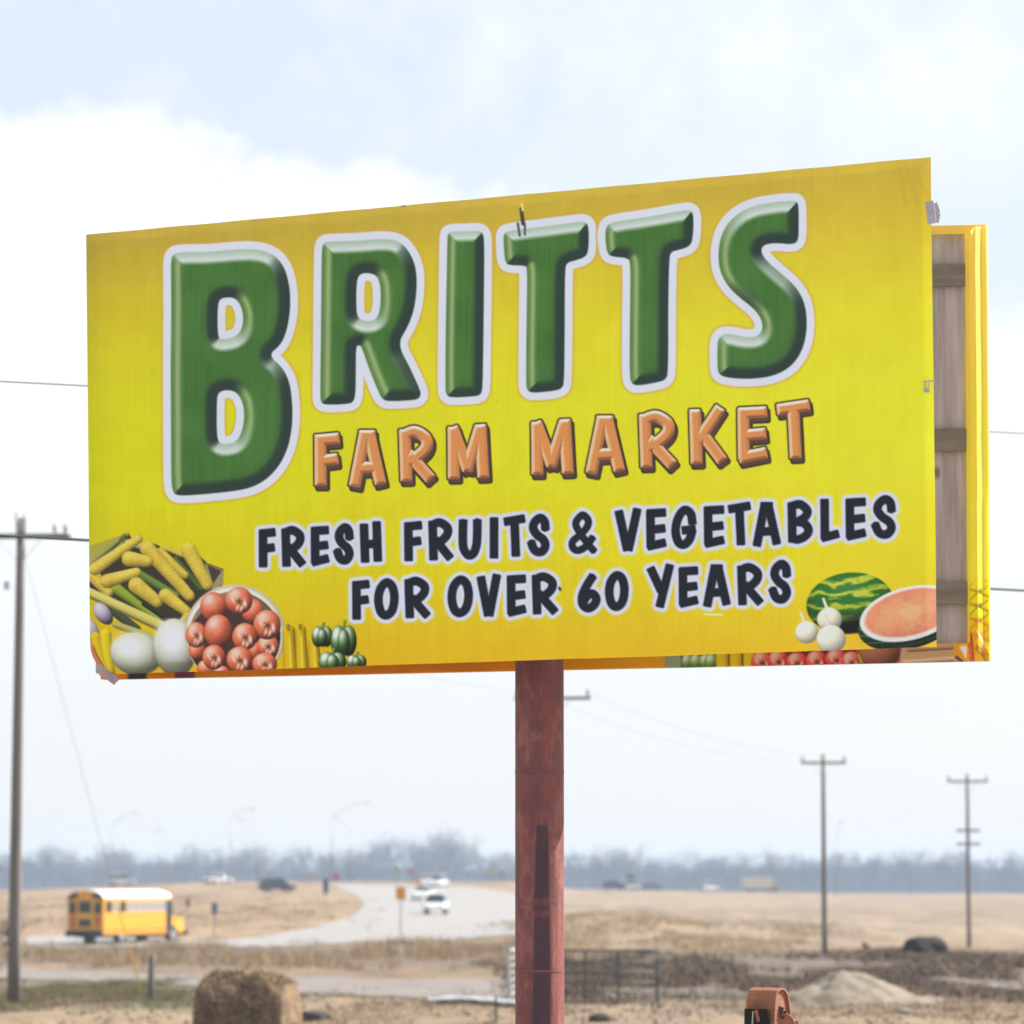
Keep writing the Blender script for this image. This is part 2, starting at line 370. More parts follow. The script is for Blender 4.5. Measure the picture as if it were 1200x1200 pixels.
for row, (yd, n, jit) in enumerate(((1480, 92, 40), (1560, 98, 40), (1650, 104, 45))):
    for i in range(n):
        b = -30 + 1260 * (i + rng.uniform(.05, .95)) / n
        tall = 1.0 + .28 * math.exp(-((b - 500) / 60) ** 2) + .12 * math.exp(-((b - 100) / 70) ** 2) - .05 * sm(700, 800, b)
        y = yd + rng.uniform(-jit, jit); x = (b - 600) / FPX * y
        o = protos[k] if k < 5 else copy_tree(protos[rng.integers(0, 5)]); k += 1
        s = tall * rng.uniform(.66, 1.04); o.location = (x, y, ground(x, y)); o.scale = (s * rng.uniform(.8, 1.1), s, s)
        o.rotation_euler = (0, 0, rng.uniform(0, 6.28))
for b_, py_, hh_, sd_, lb_ in ((4, 1118, 3.6, 21, 'leafless shrub of thin stems behind the tall grey pole'), (1012, 1114, 1.3, 23, 'small grey leafless bush between the field pole and the dark bale')):
    o = make_tree(sd_, hh_, .75, 'bare_shrub', lb_, 'shrub', None, .25, .22); p_ = hit(b_, py_); o.location = p_
# the thicket between and behind the trunks: one mass
n = 120000
tx = rng.uniform(-330, 330, n); ty = rng.uniform(1700, 1800, n); top = 7 + 9 * fbm(tx * .03, ty * .01, 77)
tz = rng.uniform(0, 1, n) ** 1.25 * top; ln = rng.uniform(1, 3, n); a = rng.normal(0, .35, n)
P0 = np.stack([tx, ty, tz - 3.2], 1); D = np.stack([np.sin(a), np.zeros(n), np.cos(a)], 1) * ln[:, None]; W = np.stack([np.cos(a), np.zeros(n), -np.sin(a)], 1) * .09
V = np.stack([P0 - W, P0 + W, P0 + D + W * .5, P0 + D - W * .5], 1).reshape(-1, 3)
o = mesh_np('woodland_thicket', V, np.arange(n * 4).reshape(-1, 4), M_twig)
tag(o, 'dense leafless undergrowth filling the far wood', 'woodland', None, 'stuff')

# ------------------------------------------------------------------ the print on the vinyl (drawn as a flat artwork, then carried by the sheet's own vertices)
class Art:
    def __init__(s, x0, y0, x1, y1, S):
        s.x0, s.y0, s.S = x0, y0, S; s.w, s.h = int((x1 - x0) * S) + 1, int((y1 - y0) * S) + 1
        s.C = np.zeros((s.h, s.w, 3)); s.X, s.Y = np.meshgrid(x0 + np.arange(s.w) / S, y0 + np.arange(s.h) / S)
    def win(s, x0, y0, x1, y1):
        i0, i1 = max(0, int((y0 - s.y0) * s.S)), min(s.h, int((y1 - s.y0) * s.S) + 2)
        j0, j1 = max(0, int((x0 - s.x0) * s.S)), min(s.w, int((x1 - s.x0) * s.S) + 2)
        return slice(i0, max(i0, i1)), slice(j0, max(j0, j1))
    def put(s, w, col, m):
        col = np.asarray(col, float); col = col / 255.0
        if col.ndim == 1: col = col[None, None, :]
        s.C[w] += (col - s.C[w]) * np.clip(m, 0, 1)[..., None]
    def sample(s, px, py):
        u, v = np.clip((px - s.x0) * s.S, 0, s.w - 1.001), np.clip((py - s.y0) * s.S, 0, s.h - 1.001)
        i, j = v.astype(int), u.astype(int); a, b = (v - i)[..., None], (u - j)[..., None]; C = s.C
        return (C[i, j] * (1 - b) + C[i, j + 1] * b) * (1 - a) + (C[i + 1, j] * (1 - b) + C[i + 1, j + 1] * b) * a
def sdf_poly(contours, X, Y):
    d2 = np.full(X.shape, 1e9); ins = np.zeros(X.shape, bool)
    for P in contours:
        P = np.asarray(P, float); n = len(P)
        for i in range(n):
            ax, ay = P[i]; bx, by = P[(i + 1) % n]; ex, ey = bx - ax, by - ay
            wx, wy = X - ax, Y - ay; t = np.clip((wx * ex + wy * ey) / max(ex * ex + ey * ey, 1e-9), 0, 1)
            d2 = np.minimum(d2, (wx - ex * t) ** 2 + (wy - ey * t) ** 2)
            c = ((ay > Y) != (by > Y)); ins ^= c & (X < ex * (Y - ay) / (ey if abs(ey) > 1e-9 else 1e-9) + ax)
    d = np.sqrt(d2); return np.where(ins, -d, d)
def chaikin(P, n=2):
    P = np.asarray(P, float)
    for _ in range(n):
        Q = np.roll(P, -1, 0); P = np.stack([P * .75 + Q * .25, P * .25 + Q * .75], 1).reshape(-1, 2)
    return P
def catmull(P, n=6, closed=False):
    P = [np.array(p, float) for p in P]; m = len(P); out = []
    for i in range(m if closed else m - 1):
        g = (lambda k: P[k % m]) if closed else (lambda k: P[min(max(k, 0), m - 1)])
        a, b, c, d = g(i - 1), g(i), g(i + 1), g(i + 2)
        for k in range(n):
            t = k / n; out.append(.5 * (2 * b + (c - a) * t + (2 * a - 5 * b + 4 * c - d) * t * t + (3 * b - a - 3 * c + d) * t ** 3))
    if not closed: out.append(P[-1])
    return out
def sdf_stroke(pl, hw, X, Y, closed=False, ext=0.0):
    d = np.full(X.shape, 1e9); n = len(pl); rd = hw * .3
    for i in range(n if closed else n - 1):
        a, b = pl[i], pl[(i + 1) % n]; e = b - a; ln = max(math.hypot(*e), 1e-6); e = e / ln
        lo = -(ext if (i == 0 and not closed) else 0); hi = ln + (ext if (i == n - 2 and not closed) else 0)
        wx, wy = X - a[0], Y - a[1]; t = wx * e[0] + wy * e[1]; q = np.abs(-wx * e[1] + wy * e[0]) - hw + rd
        p = np.abs(t - (lo + hi) / 2) - (hi - lo) / 2 + (rd if n == 2 else 0)
        rr = rd if n == 2 else 0
        if n > 2: q = q - rd
        d = np.minimum(d, np.hypot(np.maximum(p, 0), np.maximum(q, 0)) + np.minimum(np.maximum(p, q), 0) - rr)
        if i > 0 or closed: d = np.minimum(d, np.hypot(wx, wy) - hw)
    return d
G = {
 'F': [[(0, .02), (.02, 1)], [(0, .03), (1, 0)], [(0, .53), (.92, .49)]],
 'E': [[(0, .02), (.03, .96)], [(0, .02), (1, 0)], [(0, .52), (.95, .48)], [(.04, 1), (1, .92)]],
 'R': [[(0, .05), (.06, 1)], ('s', [(0, .06), (.45, -.01), (.92, .14), (.92, .34), (.6, .52), (.16, .66)]), [(.28, .56), (1, .98)]],
 'S': [('s', [(1, .3), (.93, .1), (.62, .0), (.22, .13), (.14, .32), (.42, .5), (.85, .64), (1, .82), (.78, .98), (.45, 1), (.18, .92), (0, .74)])],
 'H': [[(0, .07), (.08, 1)], [(.05, .58), (.95, .54)], [(.92, 0), (1, .97)]],
 'U': [('s', [(.02, .0), (.0, .45), (.05, .78), (.3, .97), (.55, 1), (.8, .9), (.96, .65), (1, .3), (1, 0)])],
 'I': [[(.5, 0), (.5, 1)]],
 'T': [[(0, .07), (1, 0)], [(.5, .05), (.6, 1)]],
 '&': [('s', [(1, 1), (.78, .84), (.3, .42), (.2, .2), (.42, .02), (.56, 0), (.76, .15), (.7, .34), (.4, .55), (.06, .74), (.06, .92), (.3, 1), (.66, .88), (.95, .64)])],
 'V': [[(0, .06), (.42, 1)], [(1, 0), (.56, 1)]],
 'G': [('s', [(.98, .36), (.88, .1), (.52, 0), (.16, .22), (0, .6), (.16, .92), (.48, 1), (.8, .86), (.96, .62)]), [(.58, .58), (.96, .56)]],
 'A': [[(.36, .02), (0, 1)], [(.6, .02), (1, .95)], [(.2, .7), (.84, .68)], [(.36, 0), (.62, 0)]],
 'B': [[(0, .04), (.04, 1)], ('s', [(0, .04), (.5, -.01), (.92, .18), (.75, .38), (.3, .5)]), ('s', [(.3, .5), (.75, .55), (1, .74), (.8, .92), (.35, 1.02), (.06, .98)])],
 'L': [[(0, 0), (.03, .97)], [(.04, 1), (1, .92)]],
 'O': [('c', [(.5, 0), (.12, .2), (0, .55), (.16, .9), (.5, 1), (.86, .84), (1, .46), (.86, .12)])],
 '6': [('s', [(.72, 0), (.32, .3), (.04, .62), (.08, .88), (.42, 1), (.82, .9), (.98, .7), (.74, .54), (.42, .58), (.14, .78)])],
 'Y': [[(0, .08), (.48, .58)], [(1, 0), (.5, 1)]],
 'M': [[(.02, .06), (.03, 1)], [(.04, .05), (.46, .82)], [(.86, .04), (.5, .82)], [(.92, 0), (1, .98)]],
 'K': [[(0, .08), (.06, 1)], [(.92, .02), (.2, .58)], [(.3, .48), (1, .96)]],
}
G['0'] = G['O']
def glyph(ch, x0, y0, x1, y1, hw, X, Y):
    d = np.full(X.shape, 1e9); a, b = x0 + hw, x1 - hw
    if b < a: a = b = (x0 + x1) / 2
    f = lambda p: np.array((a + p[0] * (b - a), y0 + hw + p[1] * (y1 - y0 - 2 * hw)))
    for s in G[ch]:
        if isinstance(s, tuple):
            pl = [f(p) for p in s[1]]; d = np.minimum(d, sdf_stroke(catmull(pl, 6, s[0] == 'c'), hw, X, Y, s[0] == 'c', hw * .45))
        else: d = np.minimum(d, sdf_stroke([f(p) for p in s], hw, X, Y, False, hw * .9))
    return d
AA = .45
def cover(d, soft=AA): return np.clip(.5 - d / (2 * soft), 0, 1)

art = Art(92, 170, 1108, 806, 1.5)
u = (art.X - 101) / 995; v = (art.Y - (275 - 91 * u)) / (515 + 58 * u)
keys = [0, .06, .16, .3, .45, .62, .78, .9, 1.0]
cl = np.array([(182, 156, 56), (190, 165, 46), (202, 181, 34), (208, 199, 22), (208, 204, 8), (207, 203, 4), (208, 194, 2), (209, 180, 2), (212, 166, 4)])
cr = np.array([(194, 168, 58), (202, 177, 50), (212, 191, 44), (220, 210, 40), (223, 218, 42), (222, 216, 42), (222, 208, 34), (222, 198, 34), (222, 186, 36)])
nn = fbm(art.X * .012, art.Y * .008, 51, 4); vv = np.clip(v + .05 * (nn - .5), 0, 1)
base = np.stack([np.interp(vv, keys, cl[:, k]) * (1 - u) + np.interp(vv, keys, cr[:, k]) * u for k in range(3)], -1)
base += (vnoise(art.X * .55, art.Y * .015, 61) - .5)[..., None] * np.array((5, 5, 3)) + (fbm(art.X * .05, art.Y * .05, 62) - .5)[..., None] * 9
base -= (np.exp(-((art.X - 100) / 22.0) ** 2))[..., None] * np.array((16, 14, 0))
art.C[:] = base / 255.0

def letter_big(contours, bev=13.0):
    P = [chaikin(c, 3) for c in contours]; al = np.concatenate(P)
    w = art.win(al[:, 0].min() - 16, al[:, 1].min() - 16, al[:, 0].max() + 16, al[:, 1].max() + 16)
    X, Y = art.X[w], art.Y[w]; d = sdf_poly(P, X, Y)
    art.put(w, (205, 150, 60), np.clip(1 - np.maximum(d - 9.3, 0) / 3.2, 0, 1) * .8)                # orange keyline
    art.put(w, (209, 214, 229), cover(d - 9.3, .8))
    dd = d.copy()
    for _ in range(3):
        q = np.pad(dd, 1, mode='edge'); dd = (q[:-2, 1:-1] + q[2:, 1:-1] + q[1:-1, :-2] + q[1:-1, 2:] + 2 * q[1:-1, 1:-1]) / 6
    gy, gx = np.gradient(dd); g = np.hypot(gx, gy) + 1e-6; nx, ny = gx / g, gy / g
    band = cover(-(d + bev), 2.6)                                                                   # 1 in the bevel
    fn = vnoise(X * .5, Y * .02, 5) - .5
    face = np.array((68, 112, 48.0))[None, None] + fn[..., None] * np.array((7, 9, 7)) + (fbm(X * .03, Y * .03, 9) - .5)[..., None] * 16
    lit = np.clip(-ny * 1.1, 0, 1) ** 1.2; lef = np.clip(-nx * 1.1, 0, 1) ** 1.3; drk = np.clip(.25 + .95 * nx + 1.0 * ny, 0, 1)
    prof = sm(0, bev * .95, -d)
    c = face
    c = c + (np.array((146, 166, 108)) - c) * (band * lef * (1 - lit) * (.25 + .75 * np.exp(-((-d - bev * .62) / (bev * .26)) ** 2)))[..., None]
    c = c + (np.array((204, 214, 208)) - c) * (band * lit * (.72 + .28 * prof))[..., None]
    c = c + (np.array((41, 53, 50)) - c) * (band * drk * .96 * np.clip(1.2 - .35 * prof, 0, 1))[..., None]
    c = c + (np.array((45, 62, 50)) - c) * (np.clip(1 - (-d) / (bev * 1.7), 0, 1) * drk * .5)[..., None]
    art.put(w, c, cover(d, .7))
cv = lambda pts, ox, oy, s: [(ox + x / s, oy + y / s) for x, y in pts]
letter_big([cv([(75, 200), (74, 130), (84, 100), (120, 92), (220, 92), (330, 82), (430, 78), (505, 96), (555, 150), (578, 230), (584, 320), (570, 420), (542, 488), (488, 531), (545, 580), (578, 640), (592, 740), (590, 840), (572, 930), (530, 1012), (470, 1070), (400, 1102), (300, 1116), (170, 1128), (100, 1130), (80, 1112), (74, 1050), (74, 800), (72, 600), (75, 400)], 180, 270, 3.636),
            cv([(272, 330), (280, 292), (315, 284), (352, 290), (376, 330), (384, 380), (372, 430), (342, 456), (290, 466), (272, 452)], 180, 270, 3.636),
            cv([(268, 740), (272, 692), (305, 679), (350, 685), (380, 730), (387, 800), (372, 870), (345, 905), (290, 913), (268, 890)], 180, 270, 3.636)])
letter_big([cv([(85, 260), (88, 190), (105, 168), (160, 165), (300, 160), (450, 146), (545, 165), (602, 230), (638, 320), (643, 430), (628, 560), (592, 660), (528, 765), (600, 900), (655, 1020), (668, 1060), (650, 1090), (600, 1096), (480, 1102), (440, 1090), (415, 1040), (360, 905), (318, 778), (300, 772), (286, 785), (285, 900), (284, 1060), (270, 1108), (230, 1118), (110, 1122), (80, 1110), (76, 1060), (80, 800), (82, 500)], 360, 250, 5),
            cv([(288, 430), (296, 370), (325, 350), (370, 350), (408, 366), (428, 420), (431, 520), (418, 600), (380, 632), (325, 630), (292, 606), (287, 540)], 360, 250, 5)])
letter_big([cv([(256, 330), (258, 294), (280, 284), (340, 284), (400, 280), (424, 292), (430, 340), (428, 600), (424, 900), (422, 1020), (412, 1052), (380, 1058), (280, 1064), (252, 1054), (247, 1010), (250, 700)], 460, 200, 4)], 11)
letter_big([cv([(520, 330), (522, 292), (550, 282), (700, 262), (870, 240), (908, 240), (920, 270), (919, 370), (905, 405), (850, 422), (815, 432), (807, 470), (806, 800), (804, 990), (795, 1020), (760, 1032), (660, 1042), (632, 1032), (625, 1000), (628, 700), (631, 460), (622, 444), (550, 444), (526, 430)], 460, 200, 4)], 11.5)
letter_big([[(709, 275), (711, 264), (718, 260), (760, 254), (803, 246), (811, 247), (813, 256), (812, 280), (808, 289), (795, 293), (786, 295), (784, 305), (783, 355), (783, 436), (780, 445), (770, 448), (748, 452), (740, 450), (737.5, 440), (738, 375), (739, 308), (735, 302), (718, 301), (711, 297)]], 11.5)
letter_big([cv([(556, 130), (548, 100), (520, 97), (420, 104), (300, 124), (200, 174), (130, 260), (103, 370), (108, 480), (150, 570), (220, 640), (300, 700), (346, 760), (356, 820), (322, 862), (250, 864), (180, 846), (125, 848), (100, 880), (98, 960), (99, 1045), (112, 1080), (180, 1096), (300, 1100), (420, 1082), (512, 1032), (572, 950), (600, 850), (602, 740), (582, 650), (532, 570), (450, 500), (370, 430), (341, 380), (360, 343), (430, 334), (500, 342), (542, 336), (556, 305), (557, 220)], 820, 215, 4.8)], 12.5)

FM = [('F', 366.9, 505.7, 403, 576.9), ('A', 408, 502.3, 456.2, 578), ('R', 466, 498, 512.8, 571.8), ('M', 522.2, 494.7, 577.4, 569), ('M', 620, 488.7, 676.3, 563.8),
      ('A', 685.3, 485.3, 735.8, 562.7), ('R', 747, 480, 795.8, 555.6), ('K', 805.8, 472.6, 854.8, 551.4), ('E', 862.4, 474.6, 904, 549), ('T', 907.8, 467, 954, 544.8)]
for ch, x0, y0, x1, y1 in FM:
    w = art.win(x0 - 8, y0 - 8, x1 + 8, y1 + 8); X, Y = art.X[w], art.Y[w]
    d = np.minimum(glyph(ch, x0 + 1, y0 + 1, x1 - 4, y1 - 6, 7.4, X, Y), glyph(ch, x0 + 3.5, y0 + 5.5, x1 - 1.5, y1 - 1.5, 7.4, X, Y))
    f = glyph(ch, x0 + 1.2, y0 + 1.2, x1 - 4.2, y1 - 6.2, 7.2, X, Y)
    art.put(w, (45, 38, 32), cover(d - 1.3, .7)); art.put(w, (86, 62, 52), cover(d + .6, .6))
    gy, gx = np.gradient(f); g = np.hypot(gx, gy) + 1e-6; nx, ny = gx / g, gy / g
    band = cover(-(f + 3.8), .9); lit = np.clip(-.6 * nx - 1.1 * ny, 0, 1); drk = np.clip(.4 * nx + .9 * ny - .2, 0, 1)
    c = np.array((211, 138, 76.0)) + np.zeros(X.shape + (1,)); c = c + (np.array((238, 224, 208)) - c) * (band * np.clip(lit * 1.3, 0, 1))[..., None]
    c = c + (np.array((232, 180, 128)) - c) * (band * np.clip(-nx, 0, 1) * .85)[..., None]
    c = c + (np.array((112, 70, 52)) - c) * (band * drk)[..., None]
    art.put(w, c, cover(f + .3, .6))
FR = [('F', 303.5, 619.3, 323.2, 665.2), ('R', 330, 617, 357.3, 664.4), ('E', 364.4, 616.6, 385.8, 662.8), ('S', 390.9, 613.4, 414.3, 661.2), ('H', 421.9, 610.6, 447.5, 659.7),
      ('F', 474, 611, 495, 658), ('R', 502.3, 608, 530.4, 657), ('U', 537.6, 606.4, 564, 655.4), ('I', 573.8, 606, 584, 654.8), ('T', 590, 603.4, 615.6, 652.6), ('S', 618, 602.3, 643.8, 651.5),
      ('&', 665.9, 600, 699.4, 649), ('V', 721, 595.3, 750.7, 646), ('E', 757.3, 596, 780.7, 644.4), ('G', 786.8, 593, 816.4, 643), ('E', 824.8, 592.6, 848.8, 641.2), ('T', 852.8, 588.5, 879.7, 639.2),
      ('A', 882.7, 588.4, 914.3, 640.7), ('B', 923, 586.7, 952.3, 636.2), ('L', 961.5, 584.3, 983.7, 634.3), ('E', 991, 583.5, 1014.9, 632.8), ('S', 1021.2, 580.4, 1049.4, 631),
      ('F', 413, 680, 433.3, 726.5), ('O', 438.7, 678, 467, 725.8), ('R', 474.3, 676.5, 503.5, 724.7), ('O', 524.9, 674.7, 554, 723), ('V', 559.3, 672.5, 586.3, 722.5), ('E', 594, 673.6, 616.5, 722), ('R', 623.4, 671.4, 653, 720.2),
      ('6', 676.8, 671.3, 703.7, 717.5), ('0', 709, 669.5, 736.3, 715.7), ('Y', 759, 660.8, 788.8, 712.2), ('E', 795.4, 664, 818.2, 711.5), ('A', 824.5, 661.5, 855.3, 711.5), ('R', 864, 660.5, 893.4, 709.4), ('S', 900.8, 656.2, 926.7, 707)]
tmp = []
for ch, x0, y0, x1, y1 in FR:
    w = art.win(x0 - 10, y0 - 10, x1 + 10, y1 + 10); d = glyph(ch, x0, y0, x1, y1, 4.75 if ch != '&' else 3.9, art.X[w], art.Y[w])
    tmp.append((w, d)); art.put(w, (204, 208, 222), cover(d - 5.0, 1.3))
for w, d in tmp: art.put(w, (27, 30, 40), cover(d - .35, .7))

# fruit and vegetables of the print
def ell(A, cx, cy, rx, ry, ang, col, hi=(255, 255, 255), hk=.35, dk=.55, tex=None, light=(-.35, -.55), soft=.6, clip=None, hp=14):
    m = max(rx, ry) + 3; w = A.win(cx - m, cy - m, cx + m, cy + m); X, Y = A.X[w] - cx, A.Y[w] - cy
    if X.size == 0: return
    c, s = math.cos(R(ang)), math.sin(R(ang)); U, V = (X * c + Y * s) / rx, (-X * s + Y * c) / ry; r = np.hypot(U, V)
    z = np.sqrt(np.clip(1 - r * r, 0, 1)); nx, ny = (U * c - V * s), (U * s + V * c)
    sh = np.clip(.62 * z + light[0] * nx + light[1] * ny + .22, 0, 1.2); sp_ = np.clip(z * .78 + light[0] * nx + light[1] * ny, 0, 1) ** hp
    k = np.asarray(col, float)[None, None] * np.ones(X.shape + (1,))
    if tex is not None: k = tex(U, V, k)
    k = k * (1 - dk + dk * np.clip(sh * 1.25, 0, 1.1))[..., None]; k = k + (np.asarray(hi, float) - k) * np.clip(sp_ * hk, 0, 1)[..., None]
    m = cover((r - 1) * min(rx, ry), soft)
    if clip is not None: m = m * clip(A.X[w], A.Y[w])
    A.put(w, k, m)
def cap(A, x0, y0, x1, y1, r, col, dk=.55, kern=False, hk=.2, r1=None):
    w = A.win(min(x0, x1) - r - 3, min(y0, y1) - r - 3, max(x0, x1) + r + 3, max(y0, y1) + r + 3); X, Y = A.X[w], A.Y[w]
    if X.size == 0: return
    ex, ey = x1 - x0, y1 - y0; L2 = ex * ex + ey * ey; t = ((X - x0) * ex + (Y - y0) * ey) / L2; tc = np.clip(t, 0, 1)
    qx, qy = X - x0 - ex * tc, Y - y0 - ey * tc; rr = r + ((r1 if r1 else r) - r) * tc; q = np.hypot(qx, qy)
    z = np.sqrt(np.clip(1 - (q / rr) ** 2, 0, 1)); sh = np.clip(.55 * z + (-.3 * qx - .6 * qy) / rr * .8 + .3, 0, 1.15)
    k = np.asarray(col, float)[None, None] * np.ones(X.shape + (1,))
    if kern:
        ln = math.sqrt(L2); nrm = (qx * -ey + qy * ex) / ln
        k = k * (1 - .22 * np.clip(.5 + 1.5 * np.sin(t * ln * 2.6) * np.sin(nrm * 2.4), 0, 1) - .16 * (fbm(X * .16, Y * .16, 33) - .4))[..., None]
    k = k * (1 - dk + dk * np.clip(sh * 1.2, 0, 1.1))[..., None]; k = k + (255 - k) * (np.clip(sh - .85, 0, 1) * hk)[..., None]
    A.put(w, k, cover(q - rr, .6))
def poly(A, P, col, soft=.6, m=1.0):
    P = np.asarray(P, float); w = A.win(P[:, 0].min() - 2, P[:, 1].min() - 2, P[:, 0].max() + 2, P[:, 1].max() + 2)
    A.put(w, col, cover(sdf_poly([P], A.X[w], A.Y[w]), soft) * m)
def tomato(A, x, y, rx, ry, k=0, col=(216, 104, 70)):
    mott = lambda U, V, k: k * (1 + .35 * (fbm(U * 2 + x, V * 2 + y, 37) - .5))[..., None]
    ell(A, x, y, rx, ry, 0, col, (244, 214, 196), .8, .6, hp=7, tex=mott)
    if k:
        for a in range(5):
            t = a * 1.2566 + x; cap(A, x + .5, y + 1, x + .5 + math.cos(t) * rx * .26, y + 1 + math.sin(t) * ry * .26, 1.0, (66, 78, 52), .2, r1=.5)
        for ax_, ay_, sc_ in ((.45, .2, 1), (-.1, .5, .7), (.2, .55, .8), (-.45, -.05, .6)): ell(A, x + rx * ax_, y + ry * ay_, rx * .12 * sc_, ry * .26 * sc_, -25 + 90 * ay_, (240, 212, 194), dk=.05, soft=1.4)
poly(art, [(104, 662), (150, 624), (160, 640), (178, 636), (212, 650), (222, 640), (243, 660), (262, 667), (260, 690), (246, 694), (205, 738), (104, 694)], (58, 52, 40))
poly(art, [(104, 640), (104, 664), (140, 642), (152, 624)], (168, 160, 62)); cap(art, 118, 656, 146, 628, 2.5, (92, 104, 52)); cap(art, 104, 662, 138, 634, 2.5, (150, 142, 80))
poly(art, [(240, 660), (262, 668), (262, 684), (249, 694)], (148, 140, 96)); poly(art, [(243, 662), (260, 669), (250, 684)], (70, 58, 44))
cap(art, 163, 672, 206, 698, 4.5, (104, 128, 52), .6); cap(art, 137, 690, 186, 726, 6.5, (136, 156, 48), .6, r1=3); cap(art, 206, 655, 236, 690, 3, (80, 96, 44)); cap(art, 150, 636, 174, 642, 4, (188, 178, 110))
for (a, b, c, d, r) in ((214, 650, 190, 641, 3), (106.7, 671.7, 127, 694, 7.6), (188, 648, 216.7, 674, 5.6), (126, 681, 160, 671, 7.4), (173, 643, 221.7, 698, 8.2), (111.7, 666.7, 162, 631.5, 6.6), (151.7, 655, 173, 658, 8.2), (221, 645, 243, 685, 8.4), (160, 686, 184, 705, 8.6), (194, 698, 218, 716, 7.4)):
    cap(art, a, b, c, d, r * 1.12, (238, 206, 74), .52, True, r1=r * .8, hk=.45)
cap(art, 211, 735, 219, 722, 5, (196, 172, 64)); cap(art, 168, 708, 200, 730, 2, (40, 42, 36)); cap(art, 128, 712, 160, 737, 5, (66, 74, 56)); cap(art, 136, 732, 182, 748, 4, (176, 164, 84))
cap(art, 100, 692, 192, 734, 5.5, (204, 192, 98), .35); cap(art, 100, 697, 190, 740, 1.4, (120, 108, 54))
ell(art, 121, 719, 9, 15, -38, (172, 162, 174), dk=.7); ell(art, 104, 737, 10, 17, -35, (186, 180, 186), dk=.5)
cap(art, 112, 747, 120, 786, 6.5, (212, 176, 20)); cap(art, 124, 744, 127, 787, 7, (214, 188, 22), hk=.6); cap(art, 106, 760, 112, 788, 5, (190, 120, 70))
melon = lambda U, V, k: k * (1 - .12 * np.clip(V + .2, 0, 1) - .05 * (np.sin(U * 60) * np.sin(V * 50) > 0))[..., None] * np.array((1, 1, .97))
ell(art, 160, 766, 31, 25, 8, (196, 198, 168), dk=.5, tex=melon, hk=.15); ell(art, 154, 760, 20, 15, 8, (222, 224, 222), dk=.05, hk=0, soft=9); ell(art, 205, 759, 25, 34, -6, (198, 198, 172), dk=.5, tex=melon, hk=.15); ell(art, 203, 750, 17, 22, -6, (224, 226, 230), dk=.05, hk=0, soft=10)
bot = lambda X, Y: (Y < 800) * 1.0
ell(art, 275, 743, 59, 58, 0, (196, 188, 166), dk=.15, hk=0); ell(art, 275, 744, 56.5, 55.5, 0, (226, 220, 204), dk=.1, hk=0); ell(art, 275, 746, 53.5, 53, 0, (132, 112, 92), dk=.75, hk=0); ell(art, 270, 752, 49, 46, 0, (66, 48, 42), dk=.3, hk=0)
for t in ((250, 711, 15.5, 17, 0), (296, 716, 13, 14, 0), (231, 762, 10, 11, 0), (242, 783, 11, 10, 0), (260, 788, 10, 8, 0), (298, 762, 9, 10, 0), (314, 757, 13, 13, 1), (230, 744, 12.5, 15, 1), (280, 704, 16, 16, 1), (313, 732, 16, 17.5, 1), (256, 740, 16.5, 20, 0), (287, 746, 14.5, 16, 1), (251, 770, 13.6, 14.5, 1), (281, 773, 15.2, 15.5, 1), (310, 778, 14.5, 13, 1)):
    tomato(art, *t)
for x, y, r in ((338, 739, 7.6), (352, 738, 6.6), (367.5, 751, 6.6)):
    cap(art, x, y, x + 3, 792, r * .95, (204, 168, 6), .8, r1=r * 1.15); cap(art, x - .3, y - r * .75, x, y - r * .3, r * .3, (140, 122, 30), .4); cap(art, x + 1, y + 8, x + 3, 790, 1.2, (226, 200, 60), .1)
def pep(x, y, rx, ry):
    ell(art, x - rx * .42, y, rx * .62, ry, 0, (66, 100, 46), (240, 244, 232), 1.0, .85, hp=5); ell(art, x + rx * .42, y, rx * .62, ry, 0, (60, 94, 40), (240, 244, 232), .9, .85, hp=5)
    ell(art, x, y + ry * .1, rx * .5, ry * .9, 0, (58, 90, 40), (240, 245, 230), .8, .8, hp=6); cap(art, x, y - ry * .9, x + 1.5, y - ry * 1.3, 1.6, (112, 140, 80))
pep(378, 746, 12, 12); pep(403, 751, 14.5, 18); pep(390, 776, 15.5, 12); pep(418, 776, 11, 8.5)
def wm(U, V, k):
    n = fbm(U * 3 + 9, V * 6, 91, 3); s = np.sin((V * 1.25 + .2 * U * U) * 13 + 5.0 * (n - .5)) + .9 * (fbm(U * 9, V * 12, 93) - .5)
    k = np.where((s > .35)[..., None], np.array((176, 184, 52.0)), np.array((46, 104, 40.0))); k = k + (np.array((96, 140, 46)) - k) * (np.abs(s - .35) < .4)[..., None] * .7
    return k + (np.array((30, 34, 34)) - k) * sm(.25, .7, V + .15 * U)[..., None]
ell(art, 996, 707, 51, 36, -6, (60, 100, 40), dk=.5, tex=wm, hk=.15, light=(-.1, -.55))
poly(art, [(950, 746), (1000, 742), (1098, 738), (1108, 775), (950, 780)], (226, 176, 44), 2.5, .55)
rind = lambda U, V, k: k + (np.array((110, 128, 80)) - k) * (np.sin((V * 6 + U * U * 1.5) * 4) > .75)[..., None] * .7
ell(art, 1066, 727, 62, 33, -15, (40, 60, 44), dk=.5, tex=rind, hk=.1)
ell(art, 1066, 719, 60, 31, -14, (222, 224, 216), dk=.05, hk=0)
flesh = lambda U, V, k: k + (np.array((232, 178, 120)) - k) * (fbm(U * 4, V * 3, 95) * np.clip(1 - np.hypot(U * .8, V), 0, 1) * 1.6)[..., None] - (fbm(U * 14, V * 10, 96) - .5)[..., None] * 26
ell(art, 1066, 718, 54, 26.5, -14, (224, 132, 98), dk=.08, hk=0, tex=flesh, soft=1.2)
